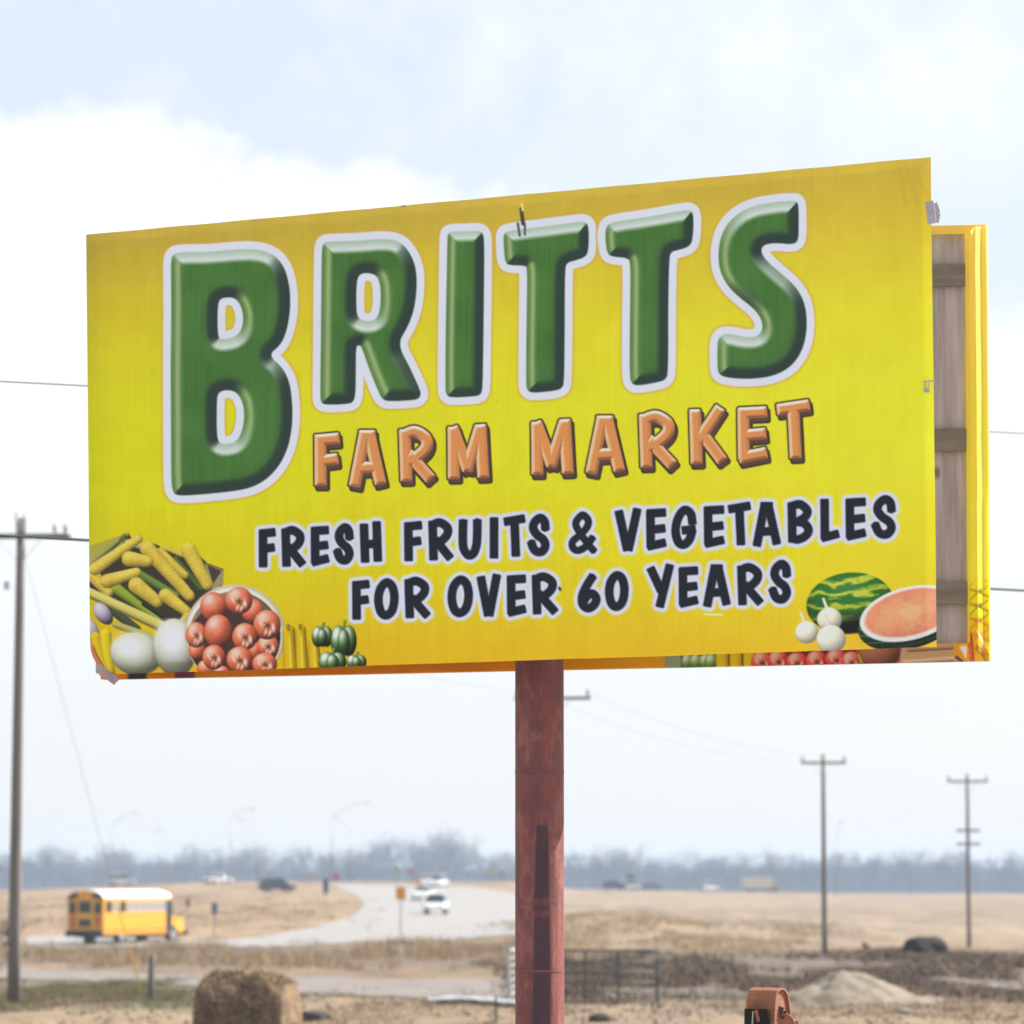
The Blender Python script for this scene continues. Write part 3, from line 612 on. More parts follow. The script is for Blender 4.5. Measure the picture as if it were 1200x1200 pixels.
for x, y, r in ((945.5, 741, 13.5), (972, 726, 14.5), (974, 749, 17)):
    cap(art, x - 2, y - r * .7, x - 7, y - r * 1.65, 2.3, (222, 216, 190), .3, r1=1.6); ell(art, x, y, r, r * .97, 0, (226, 219, 196), dk=.42, hk=.3)
poly(art, [(1086, 690), (1108, 690), (1108, 738), (1088, 738)], (216, 160, 128), 2, .35)
# nicks, grime and a torn nail hole
cap(art, 611, 245, 613, 262, 2.2, (70, 66, 60), .2); cap(art, 607, 262, 609, 276, 1.4, (90, 84, 84), .2); cap(art, 615, 262, 615, 275, 1.2, (80, 74, 76), .2); cap(art, 612, 240, 613, 246, 1.8, (220, 205, 110), .2)
cap(art, 655.5, 689, 656.5, 691, 1.5, (40, 40, 44), .2); cap(art, 826, 720, 846, 720.5, 1.3, (238, 226, 150), .1); cap(art, 471, 241, 474, 241, 1.2, (70, 60, 40), .1)
for _ in range(420):
    x, y, r = rng.uniform(104, 1092), rng.uniform(190, 790), rng.uniform(.3, .7); w = art.win(x - 2, y - 2, x + 2, y + 2)
    art.put(w, (130, 112, 40), cover(np.hypot(art.X[w] - x, art.Y[w] - y) - r, .6) * rng.uniform(.1, .45))
for k in range(5):                                                                                   # crease lines by the upper corner
    x0 = 1052 + 9 * k; w = art.win(x0 - 6, 184, x0 + 42, 262); q = sdf_stroke([np.array((x0, 190.)), np.array((x0 + 10. + 5 * k, 240.))], .8, art.X[w], art.Y[w])
    art.put(w, (186, 152, 40), np.exp(-(np.maximum(q, 0) / 2.2) ** 2) * .3)

# ------------------------------------------------------------------ the billboard
PRINT_GAIN = np.array((1.30, 1.27, 1.28))
def ink(c): return np.clip(lin(np.clip(c, 0, 1)) * PRINT_GAIN, 0, .93)
M_vinyl = mat('printed_vinyl', (1, 1, 1), (.95, .95, .95), scale=2.2, rough=.5, bump=.12, bscale=3.0, spec=.2, attr='col', transl=.05)
M_wrap = mat('wrapped_vinyl', (1, 1, 1), (.94, .94, .94), scale=6, rough=.5, bump=.5, bscale=9, spec=.2, attr='col', transl=.42, stretch=(1, 1, .25))
M_wood = mat('weathered_plank_wood', (.53, .455, .43), (.30, .25, .235), scale=2.4, rough=.9, bump=.5, bscale=12, stretch=(9, 9, .6), spec=.15)
_t = M_wood.node_tree; _n, _l = _t.nodes, _t.links; _b = _n['Principled BSDF']; _src = _b.inputs['Base Color'].links[0].from_socket
_tc = _n.new('ShaderNodeTexCoord'); _mp = _n.new('ShaderNodeMapping'); _mp.inputs['Scale'].default_value = (1, .2, .55); _l.new(_tc.outputs['Object'], _mp.inputs[0])
_wn = _n.new('ShaderNodeTexNoise'); _wn.inputs['Scale'].default_value = 6; _l.new(_mp.outputs[0], _wn.inputs['Vector'])
_ad = _n.new('ShaderNodeMix'); _ad.data_type = 'RGBA'; _ad.inputs[0].default_value = .06; _l.new(_mp.outputs[0], _ad.inputs[6]); _l.new(_wn.outputs['Color'], _ad.inputs[7])
_vo = _n.new('ShaderNodeTexVoronoi'); _vo.inputs['Scale'].default_value = 6.5; _l.new(_ad.outputs[2], _vo.inputs['Vector'])
_mr = _n.new('ShaderNodeMapRange'); _mr.inputs[1].default_value = .07; _mr.inputs[2].default_value = .16; _mr.inputs[3].default_value = .75; _mr.inputs[4].default_value = 0; _l.new(_vo.outputs['Distance'], _mr.inputs[0])
_mk = _n.new('ShaderNodeMix'); _mk.data_type = 'RGBA'; _l.new(_mr.outputs[0], _mk.inputs[0]); _l.new(_src, _mk.inputs[6]); _mk.inputs[7].default_value = (.13, .10, .085, 1); _l.new(_mk.outputs[2], _b.inputs['Base Color'])
M_wood2 = mat('old_beam_wood', (.26, .215, .165), (.17, .14, .11), scale=2.4, rough=.9, bump=.5, bscale=12, stretch=(.7, 9, 9), spec=.15)
M_steel = mat('galvanised_steel', (.45, .45, .46), (.33, .33, .34), scale=12, rough=.45, metal=.7)
bb_base = Vector((.148, 19.58, 0))
bb = empty('billboard', bb_base, 0, 'yellow farm market billboard with green lettering on a single red post', 'billboard')
def loc(p): return Vector(p) - bb_base
TL, BL, TR, BR = at(101, 275, 20.2), at(106, 791, 20.2), at(1090.5, 184, 18.2), at(1098, 758, 18.2)
nu, nv = 1180, 610
U, V = np.meshgrid(np.linspace(0, 1, nu), np.linspace(0, 1, nv))
a4 = [np.array(p)[None, None] for p in (TL, TR, BL, BR)]
P = (a4[0] * (1 - U)[..., None] + a4[1] * U[..., None]) * (1 - V)[..., None] + (a4[2] * (1 - U)[..., None] + a4[3] * U[..., None]) * V[..., None]
px, py = proj(P); colr = ink(art.sample(px, py))
nrm = np.array((TR - TL).cross(BL - TL).normalized()); nrm = nrm if nrm[1] < 0 else -nrm
wav = .006 * (fbm(U * 5, V * 2.2, 71) - .5) + .004 * np.sin(U * 60 + 3 * fbm(U * 3, V * 2, 72)) * np.exp(-V * 9) + .004 * np.sin(U * 46) * np.exp(-(1 - V) * 10)
wav += .010 * np.exp(-((U - .985) / .01) ** 2) * (fbm(U * 8, V * 14, 73) - .5)
Q = P + nrm * wav[..., None]
cz = np.exp(-(U / .02) ** 2 - ((1 - V) / .035) ** 2)                                                  # lower corner pulled round
Q = Q + cz[..., None] * np.array((.05, .03, .012))
Q[..., 2] += .004 * (fbm(U * 30, V * 0, 74) - .5) * sm(.985, 1, V)
Fv = grid_faces(nv, nu)
front = mesh_np('front_vinyl', Q.reshape(-1, 3) - np.array(bb_base), Fv, M_vinyl, bb, colr.reshape(-1, 3), True)
front['label'] = 'front vinyl sheet printed with lettering, fruit and vegetables'
# back sheet, opened to a V at the far side of the post
bTL, bBL, bTR, bBR = at(118, 285, 20.56), at(118, 796, 20.56), at(1156, 263, 19.62), at(1160, 774, 19.62)
def quad(a, b, c, d, u, v): return (a * (1 - u) + b * u) * (1 - v) + (c * (1 - u) + d * u) * v
bn = (bTR - bTL).cross(bBL - bTL).normalized(); bn = bn if bn.y > 0 else -bn                          # away from the road side
def wallpt(u, v, off): return quad(bTL, bTR, bBL, bBR, u, v) + bn * off
fn = Vector(nrm)
def frontpt(u, v, off): return quad(TL, TR, BL, BR, u, v) - fn * off                                   # off = behind the front sheet
art2 = Art(92, 640, 1175, 812, 1.3); art2.C[:] = np.array((214, 132, 24)) / 255.0
xx = art2.X; art2.C += (fbm(xx * .02, art2.Y * .1, 15) - .5)[..., None] * .1
art2.put((slice(None), slice(None)), (226, 160, 22), sm(500, 780, xx)); art2.put((slice(None), slice(None)), (226, 214, 40), sm(1118, 1136, xx))
yb = lambda x: 796 - (x - 120) * .0205
for x0, x1, c in ((150, 172, (70, 50, 60)), (205, 228, (120, 60, 90))): poly(art2, [(x0, yb(x0) - 12), (x1, yb(x1) - 12), (x1, yb(x1) + 3), (x0, yb(x0) + 3)], c, 2)
poly(art2, [(780, 760), (888, 758), (888, 790), (780, 792)], (60, 74, 46)); poly(art2, [(780, 760), (798, 760), (798, 792), (780, 792)], (150, 160, 120))
for x in (806, 816, 827, 834): ell(art2, x, 776, 8, 10, 0, (120, 150, 72), (235, 240, 220), .9, .6, hp=6)
for x in (846, 862, 878): cap(art2, x, 750, x + 1, 800, 7.5, (230, 190, 20), .5)
poly(art2, [(888, 750), (1004, 748), (1004, 790), (888, 792)], (110, 46, 42))
for x in (893, 912, 934, 957, 980, 998): tomato(art2, x, 773 + (x % 5), 13, 13, 1, (226, 78, 60))
poly(art2, [(1004, 750), (1060, 750), (1052, 790), (1004, 790)], (146, 92, 66)); ell(art2, 1030, 764, 24, 22, 0, (166, 104, 76), dk=.5); cap(art2, 1006, 768, 1014, 786, 1.6, (210, 160, 60))
poly(art2, [(1058, 750), (1120, 748), (1120, 792), (1052, 792)], (196, 158, 118)); cap(art2, 1065, 762, 1115, 759, 2, (166, 126, 92)); cap(art2, 1060, 776, 1118, 772, 3, (212, 178, 140))
poly(art2, [(1118, 748), (1136, 748), (1136, 792), (1118, 792)], (226, 160, 40)); poly(art2, [(1124, 758), (1134, 756), (1132, 772)], (240, 236, 232)); cap(art2, 1121, 770, 1128, 776, 1.8, (60, 90, 130))
for k in range(6):
    y = 672 + k * 17
    cap(art2, 1134, y, 1166, y + 13, 1.2, (176, 148, 40)); cap(art2, 1136, y + 14, 1164, y - 8, 1.0, (190, 166, 60)); ell(art2, 1149, y + 4, 2, 3, 0, (110, 92, 40))
poly(art2, [(1136, 722), (1166, 730), (1166, 790), (1136, 790)], (214, 150, 40), 6, .55); cap(art2, 1137, 745, 1140, 784, 2.5, (208, 90, 70)); cap(art2, 1146, 740, 1156, 760, 1.3, (250, 240, 190)); cap(art2, 1146, 758, 1158, 778, 1.6, (180, 120, 90))
def sheet(name, corners, nU, nV, parent, colf, amp=.004, seed=1, fold=0.0):
    A = [np.array(p)[None, None] for p in corners]; U, V = np.meshgrid(np.linspace(0, 1, nU), np.linspace(0, 1, nV))
    P = (A[0] * (1 - U)[..., None] + A[1] * U[..., None]) * (1 - V)[..., None] + (A[2] * (1 - U)[..., None] + A[3] * U[..., None]) * V[..., None]
    c = colf(P, U, V); P = P + np.array(bn) * (amp * (fbm(U * 6 * nU / max(nU, nV), V * 6 * nV / max(nU, nV), seed) - .5))[..., None]
    if fold: P = P - np.array(bn) * (fold * np.clip(1 - np.abs(U - .42 - .08 * fbm(V * 5, V * 0, 6)) / .3, 0, 1))[..., None]
    return mesh_np(name, P.reshape(-1, 3) - np.array(bb_base), grid_faces(nV, nU), M_vinyl if name == 'back_vinyl' else M_wrap, parent, ink(c).reshape(-1, 3), True)
yel = lambda P, U, V: np.stack([np.full(U.shape, .87), .79 + .06 * V, .42 - .14 * V], -1)
back = sheet('back_vinyl', [wallpt(0, 0, .085), wallpt(1, 0, .085), wallpt(0, 1, .085), wallpt(1, 1, .085)], 60, 30, bb, yel)
back['label'] = 'rear vinyl sheet wrapped round its frame edges'
def printed(P, U, V): return art2.sample(*proj(P))
uR = (1136 - 118) / (1158 - 118.0); vB = .962
sheet('edge_wrap', [wallpt(0, vB, -.012), wallpt(1, vB - .002, -.012), wallpt(0, 1, 0), wallpt(1, 1, 0)], 1400, 30, back, printed, .01, 3)
sheet('edge_wrap', [wallpt(0, 1, 0), wallpt(1, 1, 0), wallpt(0, 1, .085), wallpt(1, 1, .085)], 200, 4, back, printed, 0, 4)
def right_col(P, U, V):
    px, py = proj(P); c = yel(P, U, V) * 1.0; m = sm(672, 700, py)[..., None]; return c * (1 - m) + art2.sample(px, py) * m
sheet('edge_wrap', [wallpt(uR, .02, -.02), wallpt(1, 0, 0), wallpt(uR, vB, -.02), wallpt(1, 1, 0)], 40, 260, back, right_col, .016, 5, .07)
sheet('edge_wrap', [wallpt(1, 0, 0), wallpt(1, 0, .085), wallpt(1, 1, 0), wallpt(1, 1, .085)], 4, 60, back, yel, 0, 6)
sheet('edge_wrap', [wallpt(0, 0, 0), wallpt(1, 0, 0), wallpt(0, .022, -.02), wallpt(uR, .022, -.02)], 80, 6, back, lambda P, U, V: yel(P, U, V) * np.array((1, .9, .9)), .01, 7)
sheet('edge_wrap', [wallpt(0, 0, 0), wallpt(1, 0, 0), wallpt(0, 0, .085), wallpt(1, 0, .085)], 60, 4, back, yel, 0, 8)
# planks and stringers of both faces
def board(name, pt, u0, u1, v0, v1, o0, o1, m, parent=bb, jit=0.0):
    mb = MB(); P = [pt(u, v, o) for o in (o0, o1) for u, v in ((u0, v0), (u1, v0), (u1, v1), (u0, v1))]
    mb.add([loc(p) for p in P], [(0, 1, 2, 3), (7, 6, 5, 4), (0, 4, 5, 1), (1, 5, 6, 2), (2, 6, 7, 3), (3, 7, 4, 0)])
    return mb.build(name, m, parent, False, .004)
npl = 17
for k in range(npl):
    u0, u1 = k / npl, (k + 1) / npl - .0025
    board('plank', lambda u, v, o: wallpt(u * .976 + .002, v, o), u0, u1, .014, .985, .03 + .006 * (k % 3), .055 + .006 * (k % 3), M_wood)
    board('plank', lambda u, v, o: frontpt(u * .996 + .003, v, o), u0, u1, .004, .996, .03 + .006 * (k % 2), .055 + .006 * (k % 2), M_wood)
for v in (.115, .495, .845):
    board('stringer', wallpt, .01, .9765, v - .026, v + .026, -.006, .026, M_wood2)
    board('stringer', frontpt, .02, .968, v - .026, v + .026, .066, .104, M_wood2)
# cross steel from the post to both faces
for v in (.2, .8):
    z = quad(TL, TR, BL, BR, .55, v).z
    MB().box(loc((.148, 19.55, z)), (.12, .8, .1)).build('cross_beam', mat('red_beam_%d' % (v * 10), (.22, .06, .05), rough=.6), bb)
# red post: vertex colours for old primer, a dark streak and weld lines
R0 = .131; na, nz_ = 96, 420; top_z = TL.z - .25
A_, Zz = np.meshgrid(np.linspace(0, 2 * math.pi, na, endpoint=False), np.linspace(-.15, top_z, nz_))
n1, n2 = fbm(A_ * 6, Zz * 1.6, 81, 5), fbm(A_ * 3, Zz * .7, 82, 4); n3 = vnoise(A_ * 14, Zz * 24, 83)
c = np.zeros(A_.shape + (3,)) + np.array((.22, .062, .052))
c = blend(c, (.32, .13, .10), sm(.5, .75, n1) * .55); c = blend(c, (.12, .046, .048), sm(.46, .7, n2) * .55); c = blend(c, (.42, .2, .15), (n3 > .9) * .25); n4_ = fbm(A_ * 2.6, Zz * 9, 85, 5); c = blend(c, (.31, .12, .095), sm(.5, .68, n4_) * .55); c = blend(c, (.12, .045, .045), sm(.5, .66, fbm(A_ * 2.2, Zz * 12, 86, 6)) * .5)
post_x, post_y = bb_base.x, bb_base.y
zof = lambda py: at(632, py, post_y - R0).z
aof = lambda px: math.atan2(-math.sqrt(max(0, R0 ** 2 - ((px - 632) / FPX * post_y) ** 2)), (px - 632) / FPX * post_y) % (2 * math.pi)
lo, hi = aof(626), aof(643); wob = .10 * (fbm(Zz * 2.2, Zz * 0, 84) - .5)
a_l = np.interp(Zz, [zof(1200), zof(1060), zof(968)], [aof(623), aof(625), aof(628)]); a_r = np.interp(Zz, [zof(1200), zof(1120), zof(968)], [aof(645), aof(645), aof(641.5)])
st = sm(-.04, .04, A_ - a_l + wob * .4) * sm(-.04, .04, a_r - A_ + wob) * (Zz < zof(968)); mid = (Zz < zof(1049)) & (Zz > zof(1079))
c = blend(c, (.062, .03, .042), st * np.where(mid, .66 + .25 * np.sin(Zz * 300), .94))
st2 = sm(-.05, .05, A_ - aof(622)) * sm(-.05, .05, aof(641) - A_) * (Zz > zof(955)) * (Zz < zof(868)); c = blend(c, (.15, .05, .055), st2 * .55 * sm(.3, .6, n2))
for py_ in (903, 1060, 1138): c = blend(c, (.12, .045, .045), np.exp(-((Zz - zof(py_)) / .006) ** 2) * .8)
c = blend(c, (.13, .05, .05), np.exp(-((Zz - zof(978)) / .025) ** 2) * sm(.4, .6, n1) * .8)
PV = np.stack([R0 * np.cos(A_), R0 * np.sin(A_), Zz], -1)
F = []
for i in range(nz_ - 1):
    b = i * na; j = np.arange(na); F.append(np.stack([b + j, b + (j + 1) % na, b + na + (j + 1) % na, b + na + j], 1))
M_post = mat('red_primer_steel', (1, 1, 1), (.86, .86, .86), scale=9, rough=.62, bump=.15, bscale=60, spec=.3, attr='col')
M_weld = mat('weld_bead', (.2, .06, .055), (.14, .05, .05), scale=40, rough=.6, bump=.4)
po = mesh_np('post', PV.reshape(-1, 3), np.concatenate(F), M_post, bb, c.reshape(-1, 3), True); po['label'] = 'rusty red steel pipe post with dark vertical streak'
for py_ in (903, 1138): MB().tube([(0, 0, zof(py_) - .006), (0, 0, zof(py_) + .006)], R0 + .002, 48, False).build('weld_seam', M_weld, po, True)
MB().box((0, 0, .03), (.5, .5, .05)).build('base_plate', M_post, bb, False, .008)
# loose straps and hooks on the free edge
def hang(name, pts, wd_, m, th=.004):
    mb = MB()
    for a, b in zip(pts[:-1], pts[1:]): mb.bar(loc(a), loc(b), wd_, th, up=fn)
    return mb.build(name, m, bb)
M_strap = mat('faded_strap', (.42, .38, .42), (.33, .3, .33), scale=20, rough=.6)
d0 = 18.2
hang('strap', [at(1089, 236, 18.17), at(1091, 249, 18.165), at(1092, 262, 18.17)], .045, M_strap)
hang('strap', [at(1095, 238, 18.2), at(1099, 250, 18.2), at(1097, 261, 18.2)], .03, M_strap)
hang('hook', [at(1082, 447, 18.21), at(1095, 446, 18.17)], .006, M_steel, .006); hang('hook', [at(1084, 448, 18.2), at(1084, 459, 18.2), at(1089, 459, 18.18), at(1089, 449, 18.18)], .006, M_steel, .005)
MB().tube([loc(at(1085, 457, 18.19)), loc(at(1085, 457, 18.21))], .012, 12).build('bolt', M_steel, bb)
M_flap = mat('torn_vinyl_flap', (.5, .28, .22), (.25, .2, .3), scale=14, rough=.5)
hang('vinyl_flap', [at(118, 786, 20.12), at(128, 792, 20.12), at(137, 799, 20.14)], .05, M_flap)

# ------------------------------------------------------------------ utility poles and lines
M_pole = mat('weathered_pole_wood', (.20, .175, .155), (.135, .118, .105), scale=2, rough=.9, bump=.4, stretch=(8, 8, .5))
M_dark = mat('dark_cable', (.02, .035, .03), rough=.6)
M_wire = mat('thin_wire', (.3, .3, .31), rough=.5, metal=.5)
M_ins = mat('grey_porcelain', (.30, .33, .33), rough=.3)
def utility_pole(loc, h, label, arm_z=(.0,), arm_w=2.4, r=.15, rz=0.0, double=False, tilt=0.0):
    t = empty('utility_pole', loc, rz, label, 'utility pole', 'wooden utility poles')
    MB().tube([(tilt * (k / 6 - 1) * h, 0, -.3 + (h + .3) * k / 6) for k in range(7)], [r * (1 - .38 * k / 6) for k in range(7)], 10).build('shaft', M_pole, t, True)
    for j, dz in enumerate(arm_z):
        z = h - .35 - dz; arm_w = arm_w if j == 0 else 1.1
        for s in ((-1, 1) if double else (-1,)):
            MB().box((0, s * (r * .72 + .06), z), (arm_w, .09, .1)).build('crossarm', M_pole, t, False, .01)
        if j: continue
        for x in (-.47, -.36, .36, .47) if double else (-.46, .46):
            MB().tube([(x * arm_w, -(r * .72 + .06), z + .06), (x * arm_w, -(r * .72 + .06), z + .16), (x * arm_w, -(r * .72 + .06), z + .3)], [.02, .06, .035], 8).build('insulator', M_ins, t, True)
        for s in (-1, 1): MB().bar((s * arm_w * .24, -(r * .72 + .02), z - .03), (s * r * .6, -(r * .72 + .01), z - .62), .035, .012).build('brace', M_steel, t)
    return t
def on_ground(px, py): p = hit(px, py); return (p.x, p.y, p.z)
pL = hit(17, 1175); hL = at(24, 607, pL.y).z - pL.z
up1 = utility_pole(pL, hL, 'tall grey wooden utility pole with double crossarm beside the green grass', (.12,), 2.5, .17, R(-3), True, .0022)
MB().tube([(-.05, -.16, hL - .5), (-.09, -.2, hL + .12)], .035, 8).build('insulator', M_ins, up1, True); MB().tube([(.1, -.16, hL - .5), (.15, -.2, hL + .1)], .035, 8).build('insulator', M_ins, up1, True)
MB().box((-.3, -.25, hL - 1.75), (.12, .12, .2)).build('junction_box', M_steel, up1)
p2 = hit(966.5, 1120); h2 = at(966, 884, p2.y).z - p2.z
utility_pole(p2, h2, 'thin utility pole standing at the edge of the stubble field', (0,), 1.85, .12)
p3 = hit(1136, 1110); h3 = at(1137, 907, p3.y).z - p3.z
utility_pole(p3, h3, 'utility pole behind the dark bale with two short arms under its crossarm', (0, 2.28, 2.9), 1.9, .11, 0, False, .0012)
pM = Vector((.0113 * 118, 118, 0)); pM.z = ground(pM.x, pM.y); hM = at(647, 806, 118).z - pM.z
utility_pole(pM, hM, 'utility pole standing behind the red billboard post', (0,), 2.5, .14, R(-8))
def cable(name, a, b, sag, r, m, label, cat='cable', n=40):
    a, b = Vector(a), Vector(b); mb = MB()
    mb.tube([a.lerp(b, k / n) - Vector((0, 0, sag * 4 * (k / n) * (1 - k / n))) for k in range(n + 1)], r, 6)
    return tag(mb.build(name, m, None, True), label, cat)
pM2 = at(693, 812, 118)
for dx, dy, lb in ((0, 0, 'upper thin power line sagging from behind the post to the field pole'), (-2.0, 18, 'lower thin power line sagging from behind the post to the field pole')):
    a = at(690, 812, 118) if dx == 0 else at(662, 826, 118); b = at(988, 887, p2.y) if dx == 0 else at(944, 889, p2.y)
    cable('power_line', a, b, .5, .006, M_wire, lb)
cable('power_line', at(75, 624, pL.y), at(618, 810, 118), .8, .007, M_wire, 'thin power line from the tall grey pole to the pole behind the post')
# two near service cables crossing behind the sign, carried by poles outside the view
def through(pa, pb, ta, tb): return pa + (pb - pa) * ta, pa + (pb - pa) * tb
a, b = through(at(0, 627.5, 27.5), at(1200, 692, 32.7), -3.0, 4.0); cable('service_cable', a, b, 0, .012, M_dark, 'thick dark service cable passing low behind the billboard')
c, d = through(at(0, 447, 27.5), at(1200, 508, 32.7), -3.0, 4.0); cable('service_cable', c, d, 0, .005, M_dark, 'slim dark service cable passing high behind the billboard')
for e, f, lb in ((a, c, 'wooden utility pole carrying the two service cables, nearer end'), (b, d, 'wooden utility pole carrying the two service cables, farther end')):
    utility_pole((e.x, e.y + .2, 0), max(e.z, f.z) + .5, lb, (0,), 2.0, .15, R(90))
# guy wire of the tall pole
g = hit(166, 1166); gt = at(30, 655, pL.y)
gw = cable('guy_wire', gt, g, 0, .006, M_wire, 'guy wire with a yellow guard tube staying the tall grey pole', 'guy wire')
q = [gt.lerp(g, t) for t in (.77, 1.0)]; MB().tube(q, .022, 8).build('guard_tube', mat('yellow_guard', (.72, .42, .03), rough=.5), gw, True)

# ------------------------------------------------------------------ road furniture
M_post_s = mat('grey_sign_post', (.32, .30, .27), rough=.7, metal=.2)
def road_sign(px, py_base, py_top, py_bot, wpx, colour, label, shape='square', d=None, edge=(.03, .03, .03)):
    p = hit(px, py_base) if d is None else Vector(((px - 600) / FPX * d, d, 0))
    if d is not None: p.z = ground(p.x, p.y)
    k = p.y / FPX; z1, z0 = at(px, py_top, p.y).z - p.z, at(px, py_bot, p.y).z - p.z; w = wpx * k; cz = (z0 + z1) / 2; h = (z1 - z0)
    t = empty('road_sign', p, 0, label, 'road sign', 'road signs')
    MB().box((0, .03, z1 / 2 - .1), (.07, .05, z1 + .1)).build('post', M_post_s, t)
    n = {'square': 4, 'octagon': 8, 'round': 20}[shape]
    if shape == 'square':
        c = .1 * min(w, h); P = [(-w/2+c, -h/2), (w/2-c, -h/2), (w/2, -h/2+c), (w/2, h/2-c), (w/2-c, h/2), (-w/2+c, h/2), (-w/2, h/2-c), (-w/2, -h/2+c)]
    else: P = [(w / 2 * math.cos(2 * math.pi * (i + .5) / n), h / 2 * math.sin(2 * math.pi * (i + .5) / n)) for i in range(n)]
    pn = MB().prism([(x, z + cz) for x, z in P], 'y', -.03, 0).build('sign_panel', mat('sign_' + label[:12], colour, rough=.45, transl=.2), t)
    return t
road_sign(469.5, 1101, 1039.5, 1054.5, 11.5, (.78, .36, .02), 'yellow square warning sign on a pale post before the curve')
road_sign(251, 1099, 1058, 1071, 7, (.16, .19, .26), 'small blue grey square sign on a post in the dry grass')
road_sign(381.5, 1076, 1030, 1047, 6.5, (.14, .17, .25), 'tall narrow dark blue sign at the tip of the grass island')
road_sign(395, 1036, 1023.5, 1031, 7.5, (.55, .06, .05), 'red octagonal stop sign far off by the highway', 'octagon', 470)
road_sign(364, 1036, 1023, 1030, 4, (.62, .42, .05), 'small amber sign far off by the highway', 'square', 480)
road_sign(466, 1036, 1016, 1024, 4.5, (.42, .40, .06), 'olive green sign among the far trees', 'square', 500)
road_sign(482, 1036, 1018, 1026, 5, (.55, .10, .10), 'small red sign far beyond the white cars', 'round', 500)
road_sign(490.5, 1037, 1028.5, 1035, 6, (.70, .30, .05), 'orange construction sign beyond the white cars', 'square', 480)
road_sign(517, 1036, 1016, 1022, 4.5, (.55, .33, .12), 'tan sign far behind the white cars', 'square', 510)
road_sign(574, 1037, 1017, 1024, 5, (.62, .48, .12), 'pale yellow sign just left of the red post', 'square', 500)
road_sign(588, 1038, 1021, 1028, 5, (.5, .25, .25), 'pinkish sign close beside the red post', 'square', 500)
road_sign(738, 1042, 1025, 1031, 8, (.05, .25, .16), 'green guide sign beyond the golden grass', 'square', 560)
M_alu = mat('dull_lamp_steel', (.3, .31, .32), rough=.5, metal=.5)
def street_lamp(px, top, d, tips, label):
    x = (px - 600) / FPX * d; z0 = ground(x, d); t = empty('street_lamp', (x, d, z0), 0, label, 'street lamp', 'street lamps along the highway')
    h = at(px, top, d).z - z0
    MB().tube([(0, 0, -.2), (0, 0, h)], [.12, .06], 8).build('pole', M_alu, t, True)
    for tx, ty in tips:
        q = at(tx, ty, d); e = Vector((q.x - x, 0, q.z - z0)); s = Vector((0, 0, h - .1))
        MB().tube([s, s.lerp(e, .35) + Vector((0, 0, abs(e.x) * .12)), s.lerp(e, .7) + Vector((0, 0, abs(e.x) * .12)), e], .038, 6).build('arm', M_alu, t, True)
        sx = 1 if e.x > 0 else -1
        MB().prism([(e.x - sx * .15, e.z - .05), (e.x + sx * .55, e.z - .06), (e.x + sx * .6, e.z + .04), (e.x + sx * .2, e.z + .12), (e.x - sx * .15, e.z + .06)], 'y', -.15, .15).build('lamp_head', M_alu, t)
    return t
street_lamp(133, 966, 575, [(158, 953)], 'street lamp with its arm to the right above the school bus')
street_lamp(198, 980, 590, [(186, 973)], 'short armed street lamp past the front of the bus')
street_lamp(271.5, 958, 575, [(294, 948)], 'street lamp with a rising arm left of the dark hatchback')
street_lamp(303, 974, 600, [(283, 961)], 'street lamp with a leftward arm above the dark hatchback')
street_lamp(390, 957, 570, [(430, 941)], 'street lamp with the longest rising arm above the stop sign')
street_lamp(411, 974, 600, [(396, 960)], 'street lamp with a leftward arm beside the long armed lamp')
street_lamp(978, 985, 620, [(985, 963)], 'lone street lamp just right of the thin field pole')

# ------------------------------------------------------------------ vehicles
M_tyre = mat('tyre_rubber', (.025, .025, .026), rough=.9); M_rim = mat('wheel_rim', (.35, .35, .36), rough=.4, metal=.6)
M_glass = mat('dark_window_glass', (.02, .026, .03), rough=.08, spec=.7); M_black = mat('black_trim', (.018, .018, .02), rough=.6)
M_red = mat('red_lamp', (.42, .03, .02), rough=.25); M_chrome = mat('bumper_grey', (.2, .2, .21), rough=.5)
def wheel(parent, x, y, r, w):
    t = MB().tube([(x - w / 2, y, r), (x + w / 2, y, r)], r, 18).build('wheel', M_tyre, parent, False, .02)
    MB().tube([(x - w / 2 - .012, y, r), (x + w / 2 + .012, y, r)], r * .58, 14).build('rim', M_rim, t)
def shell(prof, widths):
    """body lofted across: side profile points (y,z) with a half width each"""
    n = len(prof); V = [(-w, y, z) for (y, z), w in zip(prof, widths)] + [(w, y, z) for (y, z), w in zip(prof, widths)]
    return V, [tuple(range(n)), tuple(range(n, 2 * n))[::-1]] + [(i, n + i, n + (i + 1) % n, (i + 1) % n) for i in range(n)]
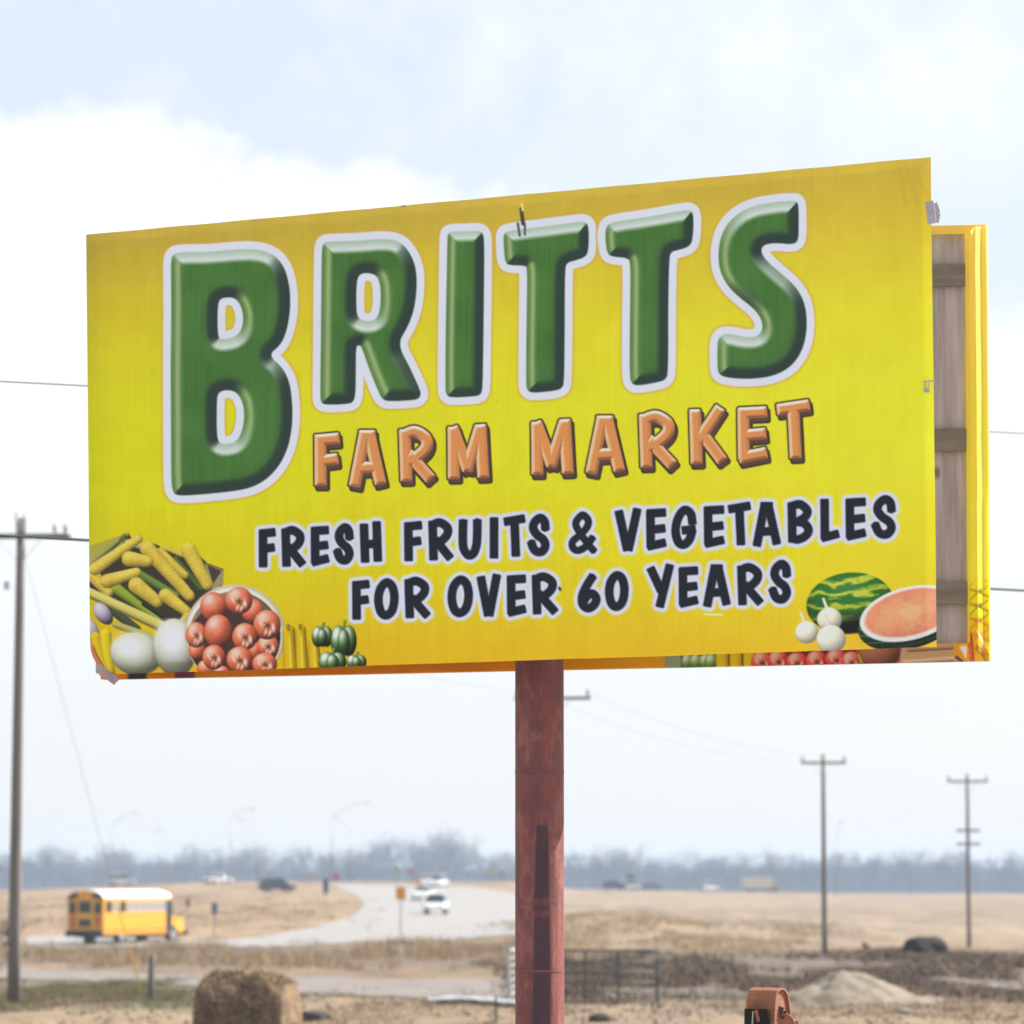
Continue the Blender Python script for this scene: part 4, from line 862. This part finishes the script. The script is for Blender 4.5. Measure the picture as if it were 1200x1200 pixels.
def car(loc, rz, colour, label, kind='sedan', scale=1.0):
    t = empty('car', loc, rz, label, 'car', 'cars on the highway'); t.scale = (scale,) * 3
    pm = mat('paint_' + label[:14], colour, tuple(c * .95 for c in colour), rough=.3, spec=.5)
    low = [(-2.2, .35), (-2.25, .7), (-2.15, .92), (-1.2, .98), (.9, .95), (1.9, .82), (2.2, .66), (2.25, .35)]
    MB().add(*shell(low, [.8, .86, .85, .87, .87, .82, .76, .78])).build('body', pm, t, False, .05)
    rf = {'sedan': [(-1.75, .95), (-1.15, 1.42), (.1, 1.46), (1.0, .95)], 'suv': [(-2.1, .95), (-1.95, 1.62), (.35, 1.68), (1.15, .95)]}[kind]
    MB().add(*shell(rf, [.8, .62, .62, .78])).build('cabin', M_glass, t, False, .03)
    zt = rf[1][1]; MB().prism([(rf[1][0] - .05, zt - .03), (rf[1][0] + .1, zt + .04), (rf[2][0] - .1, rf[2][1] + .04), (rf[2][0] + .06, rf[2][1] - .03)], 'x', -.63, .63).build('roof', pm, t)
    for s in (-1, 1):
        MB().box((s * .62, -2.22, .78), (.3, .06, .16)).build('tail_light', M_red, t); MB().box((s * .6, 2.2, .66), (.32, .08, .14)).build('headlight', M_ins, t)
        for y in (-1.35, 1.4): wheel(t, s * .76, y, .33, .22)
    MB().box((0, -2.25, .45), (1.6, .1, .18)).build('bumper', M_chrome, t)
    return t
def put(px, py): p = hit(px, py); return (p.x, p.y, p.z + .06)
def hw(px, d): x = (px - 600) / FPX * d; y = road_y(x); x = (px - 600) / FPX * y; return (x, y, ground(x, y) + .07)
white, dark = (.78, .78, .77), (.03, .042, .055)
car(put(511, 1072), R(176), white, 'white suv leading the line of cars on the ramp', 'suv')
car(put(496, 1056), R(170), white, 'white sedan following the leading suv on the ramp')
car(put(513, 1040), R(165), white, 'white van like car farthest back on the ramp', 'suv')
car(put(499, 1039), R(172), (.66, .68, .7), 'silver car beside the orange sign on the ramp', 'sedan')
car(put(325, 1046), R(-58), dark, 'dark blue hatchback driving along the highway crest', 'suv')
car(put(256, 1036.5), R(-50), white, 'white sedan on the highway behind the dark hatchback', 'sedan')
car(put(142, 1038), R(-60), white, 'white car passing right behind the school bus roof', 'suv')
car(hw(736, 560), R(-60), white, 'white suv below the green guide sign', 'suv')
car(hw(719, 560), R(-60), dark, 'dark car below the green guide sign', 'suv')
car(hw(764, 600), R(-50), (.06, .09, .15), 'dark blue car alone beyond the golden rise', 'sedan')
car(hw(829, 650), R(-45), white, 'white car alone on the flat far highway', 'suv')
# box truck far right
tp = hw(892, 700); bt = empty('box_truck', tp, R(-68), 'cream box truck standing far off on the highway', 'truck')
M_cream = mat('cream_truck_box', (.62, .55, .44), rough=.5)
MB().box((0, -1.2, 1.75), (2.3, 5.6, 2.2)).build('cargo_box', M_cream, bt, False, .05); MB().add(*shell([(1.75, .5), (1.75, 2.1), (2.6, 2.15), (3.1, 1.35), (3.7, 1.2), (3.7, .5)], [1, .95, .9, .95, .95, 1])).build('cab', mat('tan_cab', (.4, .27, .17), rough=.5), bt, False, .05)
MB().box((0, 2.86, 1.72), (1.7, .3, .5), 0, 0, R(-32)).build('windscreen', M_glass, bt); MB().box((0, 0, .55), (1.2, 7, .2)).build('chassis', M_black, bt)
for s in (-1, 1):
    for y in (-2.6, 2.6): wheel(bt, s * .95, y, .45, .28)
# school bus
bp = Vector(((103 - 600) / FPX * 205, 205, 0)); bp.z = ground(bp.x, bp.y); bus = empty('school_bus', (bp.x, bp.y, bp.z + .05), R(-26), 'yellow school bus with white roof driving away on the ramp', 'bus')
M_by = mat('school_bus_yellow', (.66, .31, .012), (.6, .28, .012), scale=2, rough=.35, spec=.5); M_bw = mat('bus_white_roof', (.8, .8, .78), rough=.45)
M_pane = mat('reflection_toned_pane', (.30, .31, .32), (.24, .25, .26), rough=.12, spec=.7)  # pale grey base colour stands in for reflections on the side panes
W2 = 1.2
MB().prism([(-W2, .55), (W2, .55), (W2, 2.62), (-W2, 2.62)], 'y', 0, 7.3).build('body', M_by, bus, False, .06)
arc = [(W2 * math.cos(t), 2.6 + .46 * math.sin(t)) for t in [math.pi * k / 14 for k in range(15)]]
MB().prism(arc, 'y', .02, 7.25).build('roof', M_bw, bus, True, .03)
arc2 = [(1.19 * math.cos(t), 2.56 + .44 * math.sin(t)) for t in [math.pi * k / 14 for k in range(15)]]
MB().prism(arc2, 'y', -.05, .015).build('rear_cap', M_by, bus)
for x0, x1, z0, z1 in ((-1.02, -.66, 1.75, 2.35), (-.36, .36, 1.8, 2.4), (.66, 1.02, 1.75, 2.35), (-.36, .36, 1.02, 1.4)):
    wn = MB().box(((x0 + x1) / 2, -.04, (z0 + z1) / 2), (x1 - x0, .03, z1 - z0)).build('rear_window', M_glass, bus)
    f = MB(); e = .035
    for b_ in (((x0 + x1) / 2, z0, x1 - x0 + e, e), ((x0 + x1) / 2, z1, x1 - x0 + e, e), (x0, (z0 + z1) / 2, e, z1 - z0 - e), (x1, (z0 + z1) / 2, e, z1 - z0 - e)): f.box((b_[0], -.05, b_[1]), (b_[2], .04, b_[3]))
    f.build('window_seal', M_black, wn)
MB().box((0, -.02, 1.62), (.95, .03, 1.95)).build('emergency_door', M_by, bus, False, .01)
for s in (-1, 1):
    MB().prism([(s * .5, 2.62), (s * 1.14, 2.5), (s * 1.16, 2.6), (s * .95, 2.86), (s * .5, 2.96)], 'y', -.075, -.045).build('warning_light_panel', M_black, bus)
    for x, z, r, m in ((.82, 1.45, .14, M_red), (.82, 1.12, .13, M_red)):
        MB().tube([(s * x, -.05, z), (s * x, .02, z)], r, 16).build('tail_light', m, bus)
    MB().box((s * .78, -.07, 2.74), (.16, .05, .14)).build('flasher', M_red, bus)
    for y in (2.05, 7.6): wheel(bus, s * 1.0, y, .5, .3)
    for k in range(9):
        wn = MB().box((s * 1.195, .55 + k * .74, 2.12), (.03, .62, .62)).build('side_window', M_glass if k in (0, 2) else M_pane, bus)
        MB().box((s * 1.205, .55 + k * .74, 2.13), (.03, .64, .035)).build('window_bar', M_black, wn)
    for z in (1.6, 1.2, .8): MB().box((s * 1.205, 3.65, z), (.03, 7.2, .05)).build('rub_rail', M_black if z == .8 else M_by, bus)
    MB().tube([(s * 1.05, 7.9, 1.4), (s * 1.5, 8.6, 1.9), (s * 1.5, 8.6, 2.2)], .02, 6).build('mirror_arm', M_black, bus); MB().box((s * 1.5, 8.6, 2.3), (.2, .06, .36)).build('mirror', M_black, bus)
    MB().tube([(s * .85, 9.18, 1.15), (s * .85, 9.24, 1.15)], .12, 14).build('headlight', M_ins, bus)
MB().box((1.2, 7.0, 1.55), (.04, .62, 1.85)).build('entry_door', M_glass, bus)
MB().box((0, -.12, .62), (2.42, .16, .34)).build('bumper', M_black, bus, False, .03); MB().box((0, 9.25, .6), (2.2, .14, .3)).build('bumper', M_black, bus, False, .03)
MB().add(*shell([(7.25, .55), (7.25, 2.4), (7.45, 1.65), (9.1, 1.4), (9.2, .6)], [1.1, 1.05, 1.05, .9, .95])).build('hood', M_by, bus, False, .06)
MB().box((0, 7.36, 2.05), (2.0, .05, .65), 0, 0, R(-14)).build('windscreen', M_glass, bus); MB().box((0, 9.2, .98), (1.1, .06, .4)).build('grille', M_black, bus)
MB().box((0, 4, .5), (1.5, 7.6, .2)).build('chassis', M_black, bus)

# ------------------------------------------------------------------ farm yard
M_gate = mat('dull_green_gate', (.072, .085, .082), (.055, .065, .062), rough=.55)
M_galv = mat('pale_galvanised_gate', (.46, .46, .45), rough=.5, metal=.3)
def gate(loc, rz, w, h, m, label, rails=6, legs=True, stays=(.2,)):
    t = empty('farm_gate', loc, rz, label, 'gate'); r = .028
    MB().tube([(0, 0, .12), (0, 0, h)], r * 1.15, 8).build('end_post', m, t, True)
    MB().tube([(0, 0, h), (w - .14, 0, h), (w - .04, 0, h - .04), (w, 0, h - .14), (w, 0, -.15)], r, 8).build('outer_frame', m, t, True)
    for k in range(rails - 1): z = .14 + (h - .14) * k / (rails - 1.0) * .98; MB().tube([(0, 0, z), (w, 0, z)], r * .8, 8).build('rail', m, t, True)
    for s in stays: MB().box((w * s, -.03, (h + .1) / 2), (.06, .02, h - .1)).build('upright', m, t)
    MB().box((-.06, 0, h / 2), (.1, .1, h + .2)).build('hinge_post', m, t)
    return t
gp = hit(771, 1182); d = gp.y; k = d / FPX; gw_ = (771 - 648) * k
gate((gp.x - gw_, d, gp.z), 0, gw_, at(771, 1114, d).z - gp.z, M_gate, 'dull green tubular farm gate right of the red post', 6, True, (.31, .62))
g2 = hit(597, 1172); gate((g2.x, g2.y, g2.z), R(84), 1.9, at(597, 1114, g2.y).z - g2.z, M_galv, 'pale galvanised gate standing open edge on left of the post', 7, True, (.5,))
# wooden stub post
wp = hit(177, 1171); h = at(176, 1120, wp.y).z - wp.z; w = 7.5 * wp.y / FPX
sp_o = MB().tube([(0, 0, -.2), (0, 0, h * .5), (.02, 0, h - .03), (.02, 0, h)], [w * .52, w * .5, w * .47, w * .4], 12).build('fence_post', M_pole, None, True); sp_o.location = wp
tag(sp_o, 'short weathered wooden post at the foot of the yellow guy guard', 'post')
# rusty sheet lying behind the post, green stake
s0, s1 = hit(500, 1177), hit(640, 1184); ms = MB(); n = 22
sh = MB(); dirv = (s1 - s0); side = Vector((0, 2.3, 0)); V, F = [], []
for i in range(n * 4 + 1):
    p = s0 + dirv * i / (n * 4)
    for j in (0, 1): q = p + side * j; V.append((q.x, q.y, ground(q.x, q.y) + .12 + .02 * math.sin(i * math.pi / 2)))
for i in range(n * 4): F.append((2 * i, 2 * i + 2, 2 * i + 3, 2 * i + 1))
o = MB().add(V, F).build('roofing_sheet', mat('pale_zinc', (.44, .47, .52), (.36, .38, .42), rough=.4, metal=.4), None, True); o.modifiers.new('thick', 'SOLIDIFY').thickness = .01
tag(o, 'pale blue grey corrugated metal sheet lying behind the post', 'metal sheet')
tp_ = hit(581, 1199); tq = MB().box((0, 0, .2), (.05, .012, .75)).box((0, .02, .2), (.012, .04, .75)).build('stake', mat('green_stake', (.03, .09, .05), rough=.6), None); tq.location = tp_
tag(tq, 'short dark green steel stake in front of the metal sheet', 'stake')
# straw: round bale close by, dark old bale far off
def bale(name, centre, r, w, axis_rz, cols, label, seed, n_straw, dark=False):
    na, nw = 64, 26; A_, Wd = np.meshgrid(np.linspace(0, 2 * math.pi, na, endpoint=False), np.linspace(-1, 1, nw))
    def surf(a, t):
        rr = r * (1 - .10 * np.abs(t) ** 6) * (1 + .3 * (fbm(np.cos(a) * 2.4 + 9, np.sin(a) * 2.4 + t * 1.8 + seed, seed, 4) - .5) - .045 * np.exp(-((t + .02) / .14) ** 2) * (.6 + .4 * np.sin(a)))
        rr = rr * (1 - .06 * (np.sin(a) < -.7)); return rr
    RR = surf(A_, Wd)
    P = np.stack([Wd * w / 2 * (1 + .02 * np.sin(3 * A_)), RR * np.cos(A_), RR * np.sin(A_)], -1).reshape(-1, 3)
    F = []
    for i in range(nw - 1):
        j = np.arange(na); F.append(np.stack([i * na + j, i * na + (j + 1) % na, (i + 1) * na + (j + 1) % na, (i + 1) * na + j], 1))
    V = list(P); F = [tuple(f) for f in np.concatenate(F)]
    for side_, off in ((-1, 0), (1, (nw - 1) * na)):                                             # round ends, coiled
        rings = 10; last = [off + j for j in range(na)]
        for q in range(1, rings + 1):
            f = 1 - q / (rings + .3); ids = []
            for j in range(na):
                b0 = P[off + j]; bulge = side_ * (.05 * w * (1 - f) + .02 * math.sin(q * 2.4 + j * .1))
                V.append((b0[0] + bulge, b0[1] * f, b0[2] * f)); ids.append(len(V) - 1)
            for j in range(na): F.append((last[j], last[(j + 1) % na], ids[(j + 1) % na], ids[j]))
            last = ids
        F.append(tuple(last))
    m = mat(name + '_straw', cols[0], cols[1], scale=5, rough=.95, bump=.9, bscale=26, spec=.1)
    t = empty(name, centre, axis_rz, label, 'bale')
    mb = MB(); mb.add([(x, y, z + r * .97) for x, y, z in V], F); mb.build('rolled_straw', m, t, True)
    # loose stems over the surface
    a = rng.uniform(0, 6.283, n_straw); tt = rng.uniform(-1, 1, n_straw); rr = surf(a, tt)
    B = np.stack([tt * w / 2, rr * np.cos(a), rr * np.sin(a) + r * .97], 1); nrm_ = np.stack([np.zeros(n_straw), np.cos(a), np.sin(a)], 1)
    D = nrm_ * rng.uniform(.2, .8, (n_straw, 1)) + rng.normal(0, .6, (n_straw, 3)); D /= np.linalg.norm(D, axis=1)[:, None]; D *= rng.uniform(.03, .12, (n_straw, 1))
    Sd = np.cross(D, rng.normal(0, 1, (n_straw, 3))); Sd /= np.linalg.norm(Sd, axis=1)[:, None]; Sd *= .0075 * (r / .75)
    Vv = np.stack([B - Sd, B + Sd, B + D], 1).reshape(-1, 3); cc = np.asarray([cols[2], cols[0], cols[2], cols[1]])[rng.integers(0, 4, n_straw)] * rng.uniform(.8, 1.3, (n_straw, 1))
    st_ = mesh_np('loose_stems', Vv, np.arange(n_straw * 3).reshape(-1, 3), M_grass, t, np.repeat(cc, 3, 0)); st_['kind'] = 'stuff'
    return t
d = 58.0; bx0 = (293 - 600) / FPX * d
bale('straw_bale', (bx0, d, ground(bx0, d)), .775, 1.42, R(-10), [(.25, .175, .11), (.115, .08, .055), (.38, .29, .185)], 'large golden round straw bale sitting on the bare yard', 4, 15000)
ob = hit(1084, 1120); rb = (1120 - 1099) * ob.y / FPX / 1.9
bale('old_bale', (ob.x, ob.y, ob.z - .45), .62, 1.5, R(32), [(.055, .043, .04), (.035, .028, .027), (.09, .068, .058)], 'dark rotten round bale lying flat in the far field', 9, 1500)
# heap of sand
sx, sy = (985 - 600) / FPX * 92, 92.0; n = 70; gx_, gy_ = np.meshgrid(np.linspace(-2.5, 3.0, n), np.linspace(-2.2, 2.2, n))
hh = .86 * np.clip(1 - np.hypot((gx_ + .35 * np.maximum(gx_, 0) * 0) / np.where(gx_ > 0, 2.6, 1.7), gy_ / 1.8), 0, 1) ** .95
hh += .28 * np.clip(1 - np.hypot((gx_ + 1.5) / .9, (gy_ + .5) / .8), 0, 1); hh += (.26 * (fbm(gx_ * 1.6, gy_ * 1.6, 44) - .5) + .14 * (fbm(gx_ * 5, gy_ * 5, 45) - .5)) * (hh > .0)
Vz = H(gx_ + sx, gy_ + sy) - ground(sx, sy) + hh - .05
o = mesh_np('sand_heap', np.stack([gx_, gy_, Vz], -1).reshape(-1, 3), grid_faces(n, n), mat('pale_sand', (.25, .205, .15), (.17, .14, .105), scale=1.6, rough=.95, bump=.5, bscale=14), None, None, True)
o.location = (sx, sy, ground(sx, sy)); tag(o, 'low pale heap of sand at the edge of the stubble', 'sand heap')
# shallow pools of meltwater between the stubble
M_water = mat('puddle_water', (.10, .10, .095), rough=.06, spec=.6)
for px, py, wd_, ln_ in ((1022, 1161, 9, 2.0), (1118, 1161, 9, 3.0), (1168, 1160, 13, 1.6), (1193, 1161, 10, 1.6), (715, 1168, 7, 1.5), (1058, 1186, 7, 1.0)):
    p = hit(px, py); k = p.y / FPX; P = [(wd_ * k * .6 * math.cos(t) * (1 + .25 * math.sin(3 * t + px)), ln_ * math.sin(t) * (1 + .2 * math.cos(2 * t + px))) for t in [2 * math.pi * i / 22 for i in range(22)]]
    zz = float(np.max([ground(p.x + a, p.y + b) for a, b in P])); o = MB().prism(P, 'z', -.25, 0).build('puddle', M_water, None); o.location = (p.x, p.y, zz + .05); o['kind'] = 'structure'
# dark clods at the lower edge
M_clod = mat('dark_earth', (.06, .05, .042), (.035, .03, .027), scale=12, rough=.95, bump=.8)
for px, py, w_, lb in ((366, 1197, .42, 'flat dark lump lying beside the straw bale'), (703, 1198, .3, 'small dark clod lying right of the red post')):
    p = hit(px, py); bm = bmesh.new(); bmesh.ops.create_icosphere(bm, subdivisions=3, radius=1)
    for v in bm.verts:
        n_ = float(fbm(np.array(v.co.x * 2 + px), np.array(v.co.y * 2 + v.co.z), 7)); v.co = v.co * (.75 + .5 * n_); v.co.x *= w_ * .9; v.co.y *= w_ * .6; v.co.z *= w_ * .45
    me = bpy.data.meshes.new('earth_clod'); bm.to_mesh(me); bm.free(); me.materials.append(M_clod)
    o = link(bpy.data.objects.new('earth_clod', me)); o.location = (p.x, p.y, p.z + .05); tag(o, lb, 'clod')
# rusty implement mast in the foreground, right of the post
M_rust = mat('rusty_steel', (.33, .135, .085), (.19, .075, .05), scale=7, rough=.85, bump=.5, bscale=40); M_hole = mat('bolt_hole_dark', (.01, .008, .008), rough=.9)
dR = 22.0; o0 = at(900, 1200, dR); im = empty('implement_mast', (o0.x, dR, 0), 0, 'rusty folded steel mast of a farm implement', 'farm implement')
kx = dR / FPX
def rp(px, py, dy=0.0): q = at(px, py, dR); return Vector((q.x - o0.x, dy, q.z))
# folded strap: front plate leaning, rounded top, rear plate
prof = [(y * 1.2, z * 1.15) for y, z in [(-.10, -.42), (-.085, -.20), (-.065, -.06), (-.045, -.015), (-.01, 0), (.03, -.004), (.06, -.03), (.075, -.08), (.09, -.20), (.10, -.45)]]
topz = rp(895, 1157).z
outer = [(y, topz + z) for y, z in prof]; ang = -.62; cy, sy_ = math.cos(ang), math.sin(ang)
def folded(x0, x1, th=.014):
    V, F = [], []; n = len(outer)
    inner = []
    for i, (y, z) in enumerate(outer):
        a = Vector(outer[max(i - 1, 0)]); b = Vector(outer[min(i + 1, n - 1)]); t = (b - a).normalized(); inner.append((y + t.y * th, z - t.x * th))
    ring = outer + inner[::-1]; m = len(ring)
    for x in (x0, x1):
        for (y, z) in ring:
            s = 1 + (topz - z) * .28; V.append((x * s * cy - y * sy_, x * s * sy_ + y * cy, z))
    F = [(i, (i + 1) % m, m + (i + 1) % m, m + i) for i in range(m)]
    for e in (0, m):
        for i in range(n - 1): F.append((e + i, e + i + 1, e + m - 2 - i, e + m - 1 - i))
    return MB().add(V, F)
folded(-.1, .1).build('folded_strap', M_rust, im, False, .002)
def lp(x, y, z): return Vector((x * cy - y * sy_, x * sy_ + y * cy, z))
MB().prism([(-.09, -.6), (.09, -.6), (.086, -.125), (-.078, -.125)], 'y', -.006, .006)
pl = MB(); pl.add([lp(x, y, topz + z) for y in (-.128, -.112) for x, z in ((-.095, -.6), (.085, -.6), (.078, -.125), (-.086, -.125))], [(0, 1, 2, 3), (7, 6, 5, 4), (0, 4, 5, 1), (1, 5, 6, 2), (2, 6, 7, 3), (3, 7, 4, 0)]); pl.build('slot_plate', M_hole, im)
ep = MB(); ring = [(y * .93, topz + (z - topz) - .012) for y, z in outer]; m_ = len(ring)
ep.add([lp(x * (1 + (topz - z) * .28), y, z) for x in (.07, .084) for y, z in ring], [tuple(range(m_)), tuple(range(m_, 2 * m_))[::-1]] + [(i, (i + 1) % m_, m_ + (i + 1) % m_, m_ + i) for i in range(m_)]); ep.build('end_plate', M_rust, im)
MB().bar(lp(-.002, -.134, topz - .13), lp(.016, -.134, topz - .2), .02, .006, up=(0, 1, 0)).build('latch', M_rust, im)
MB().bar(lp(-.022, -.134, topz - .14), lp(-.03, -.134, topz - .25), .008, .006, up=(0, 1, 0)).build('latch_pin', M_steel, im)
# side lug with two bolt holes
lug = [rp(912, 1180, -.06), rp(928, 1192, -.05), rp(933, 1204, -.05), rp(926, 1240, -.05), rp(908, 1220, -.06), rp(905, 1192, -.06)]
V = [p for p in lug] + [p + Vector((.004, .016, 0)) for p in lug]; m = len(lug)
MB().add(V, [tuple(range(m)), tuple(range(m, 2 * m))[::-1]] + [(i, (i + 1) % m, m + (i + 1) % m, m + i) for i in range(m)]).build('side_lug', M_rust, im, False, .001)
MB().bar(rp(914, 1179, -.05), rp(905, 1200, -.04), .03, .05).build('lug_flange', mat('dark_rust', (.12, .04, .035), (.07, .03, .025), scale=9, rough=.9), im)
for px, py in ((919, 1185.5), (916.5, 1192)): q = rp(px, py, -.066); MB().tube([q, q + Vector((0, .012, 0))], .0075, 14).build('bolt_hole', M_hole, im)
MB().bar(rp(930, 1196, -.02), rp(934, 1300, .02), .03, .05).build('side_bar', M_rust, im)
for s in (-1, 1): MB().bar(lp(s * .075, .0, topz - .38), lp(s * .32, .05, .05), .06, .06).build('leg', M_rust, im)
MB().bar(lp(0, .02, topz - .42), lp(0, .9, .05), .06, .06).build('leg', M_rust, im)
MB().bar(lp(-.27, .04, .7), lp(.27, .04, .7), .05, .05).build('cross_tie', M_rust, im)

# ------------------------------------------------------------------ air
HAZE = 0.00027
hz = MB().box((0, 1700, 8.2), (2400, 3500, 27)).build('haze', None, None)
hm = bpy.data.materials.new('pale_haze'); hm.use_nodes = True; n_ = hm.node_tree.nodes; n_.remove(n_['Principled BSDF'])
pv = n_.new('ShaderNodeVolumePrincipled'); pv.inputs['Density'].default_value = HAZE; pv.inputs['Color'].default_value = (.64, .79, 1.0, 1); pv.inputs['Anisotropy'].default_value = 0.0
hm.node_tree.links.new(pv.outputs[0], n_['Material Output'].inputs['Volume']); hz.data.materials.clear(); hz.data.materials.append(hm)
hz['kind'] = 'stuff'; hz['label'] = 'pale blue haze hanging over the plain'; hz['category'] = 'haze'
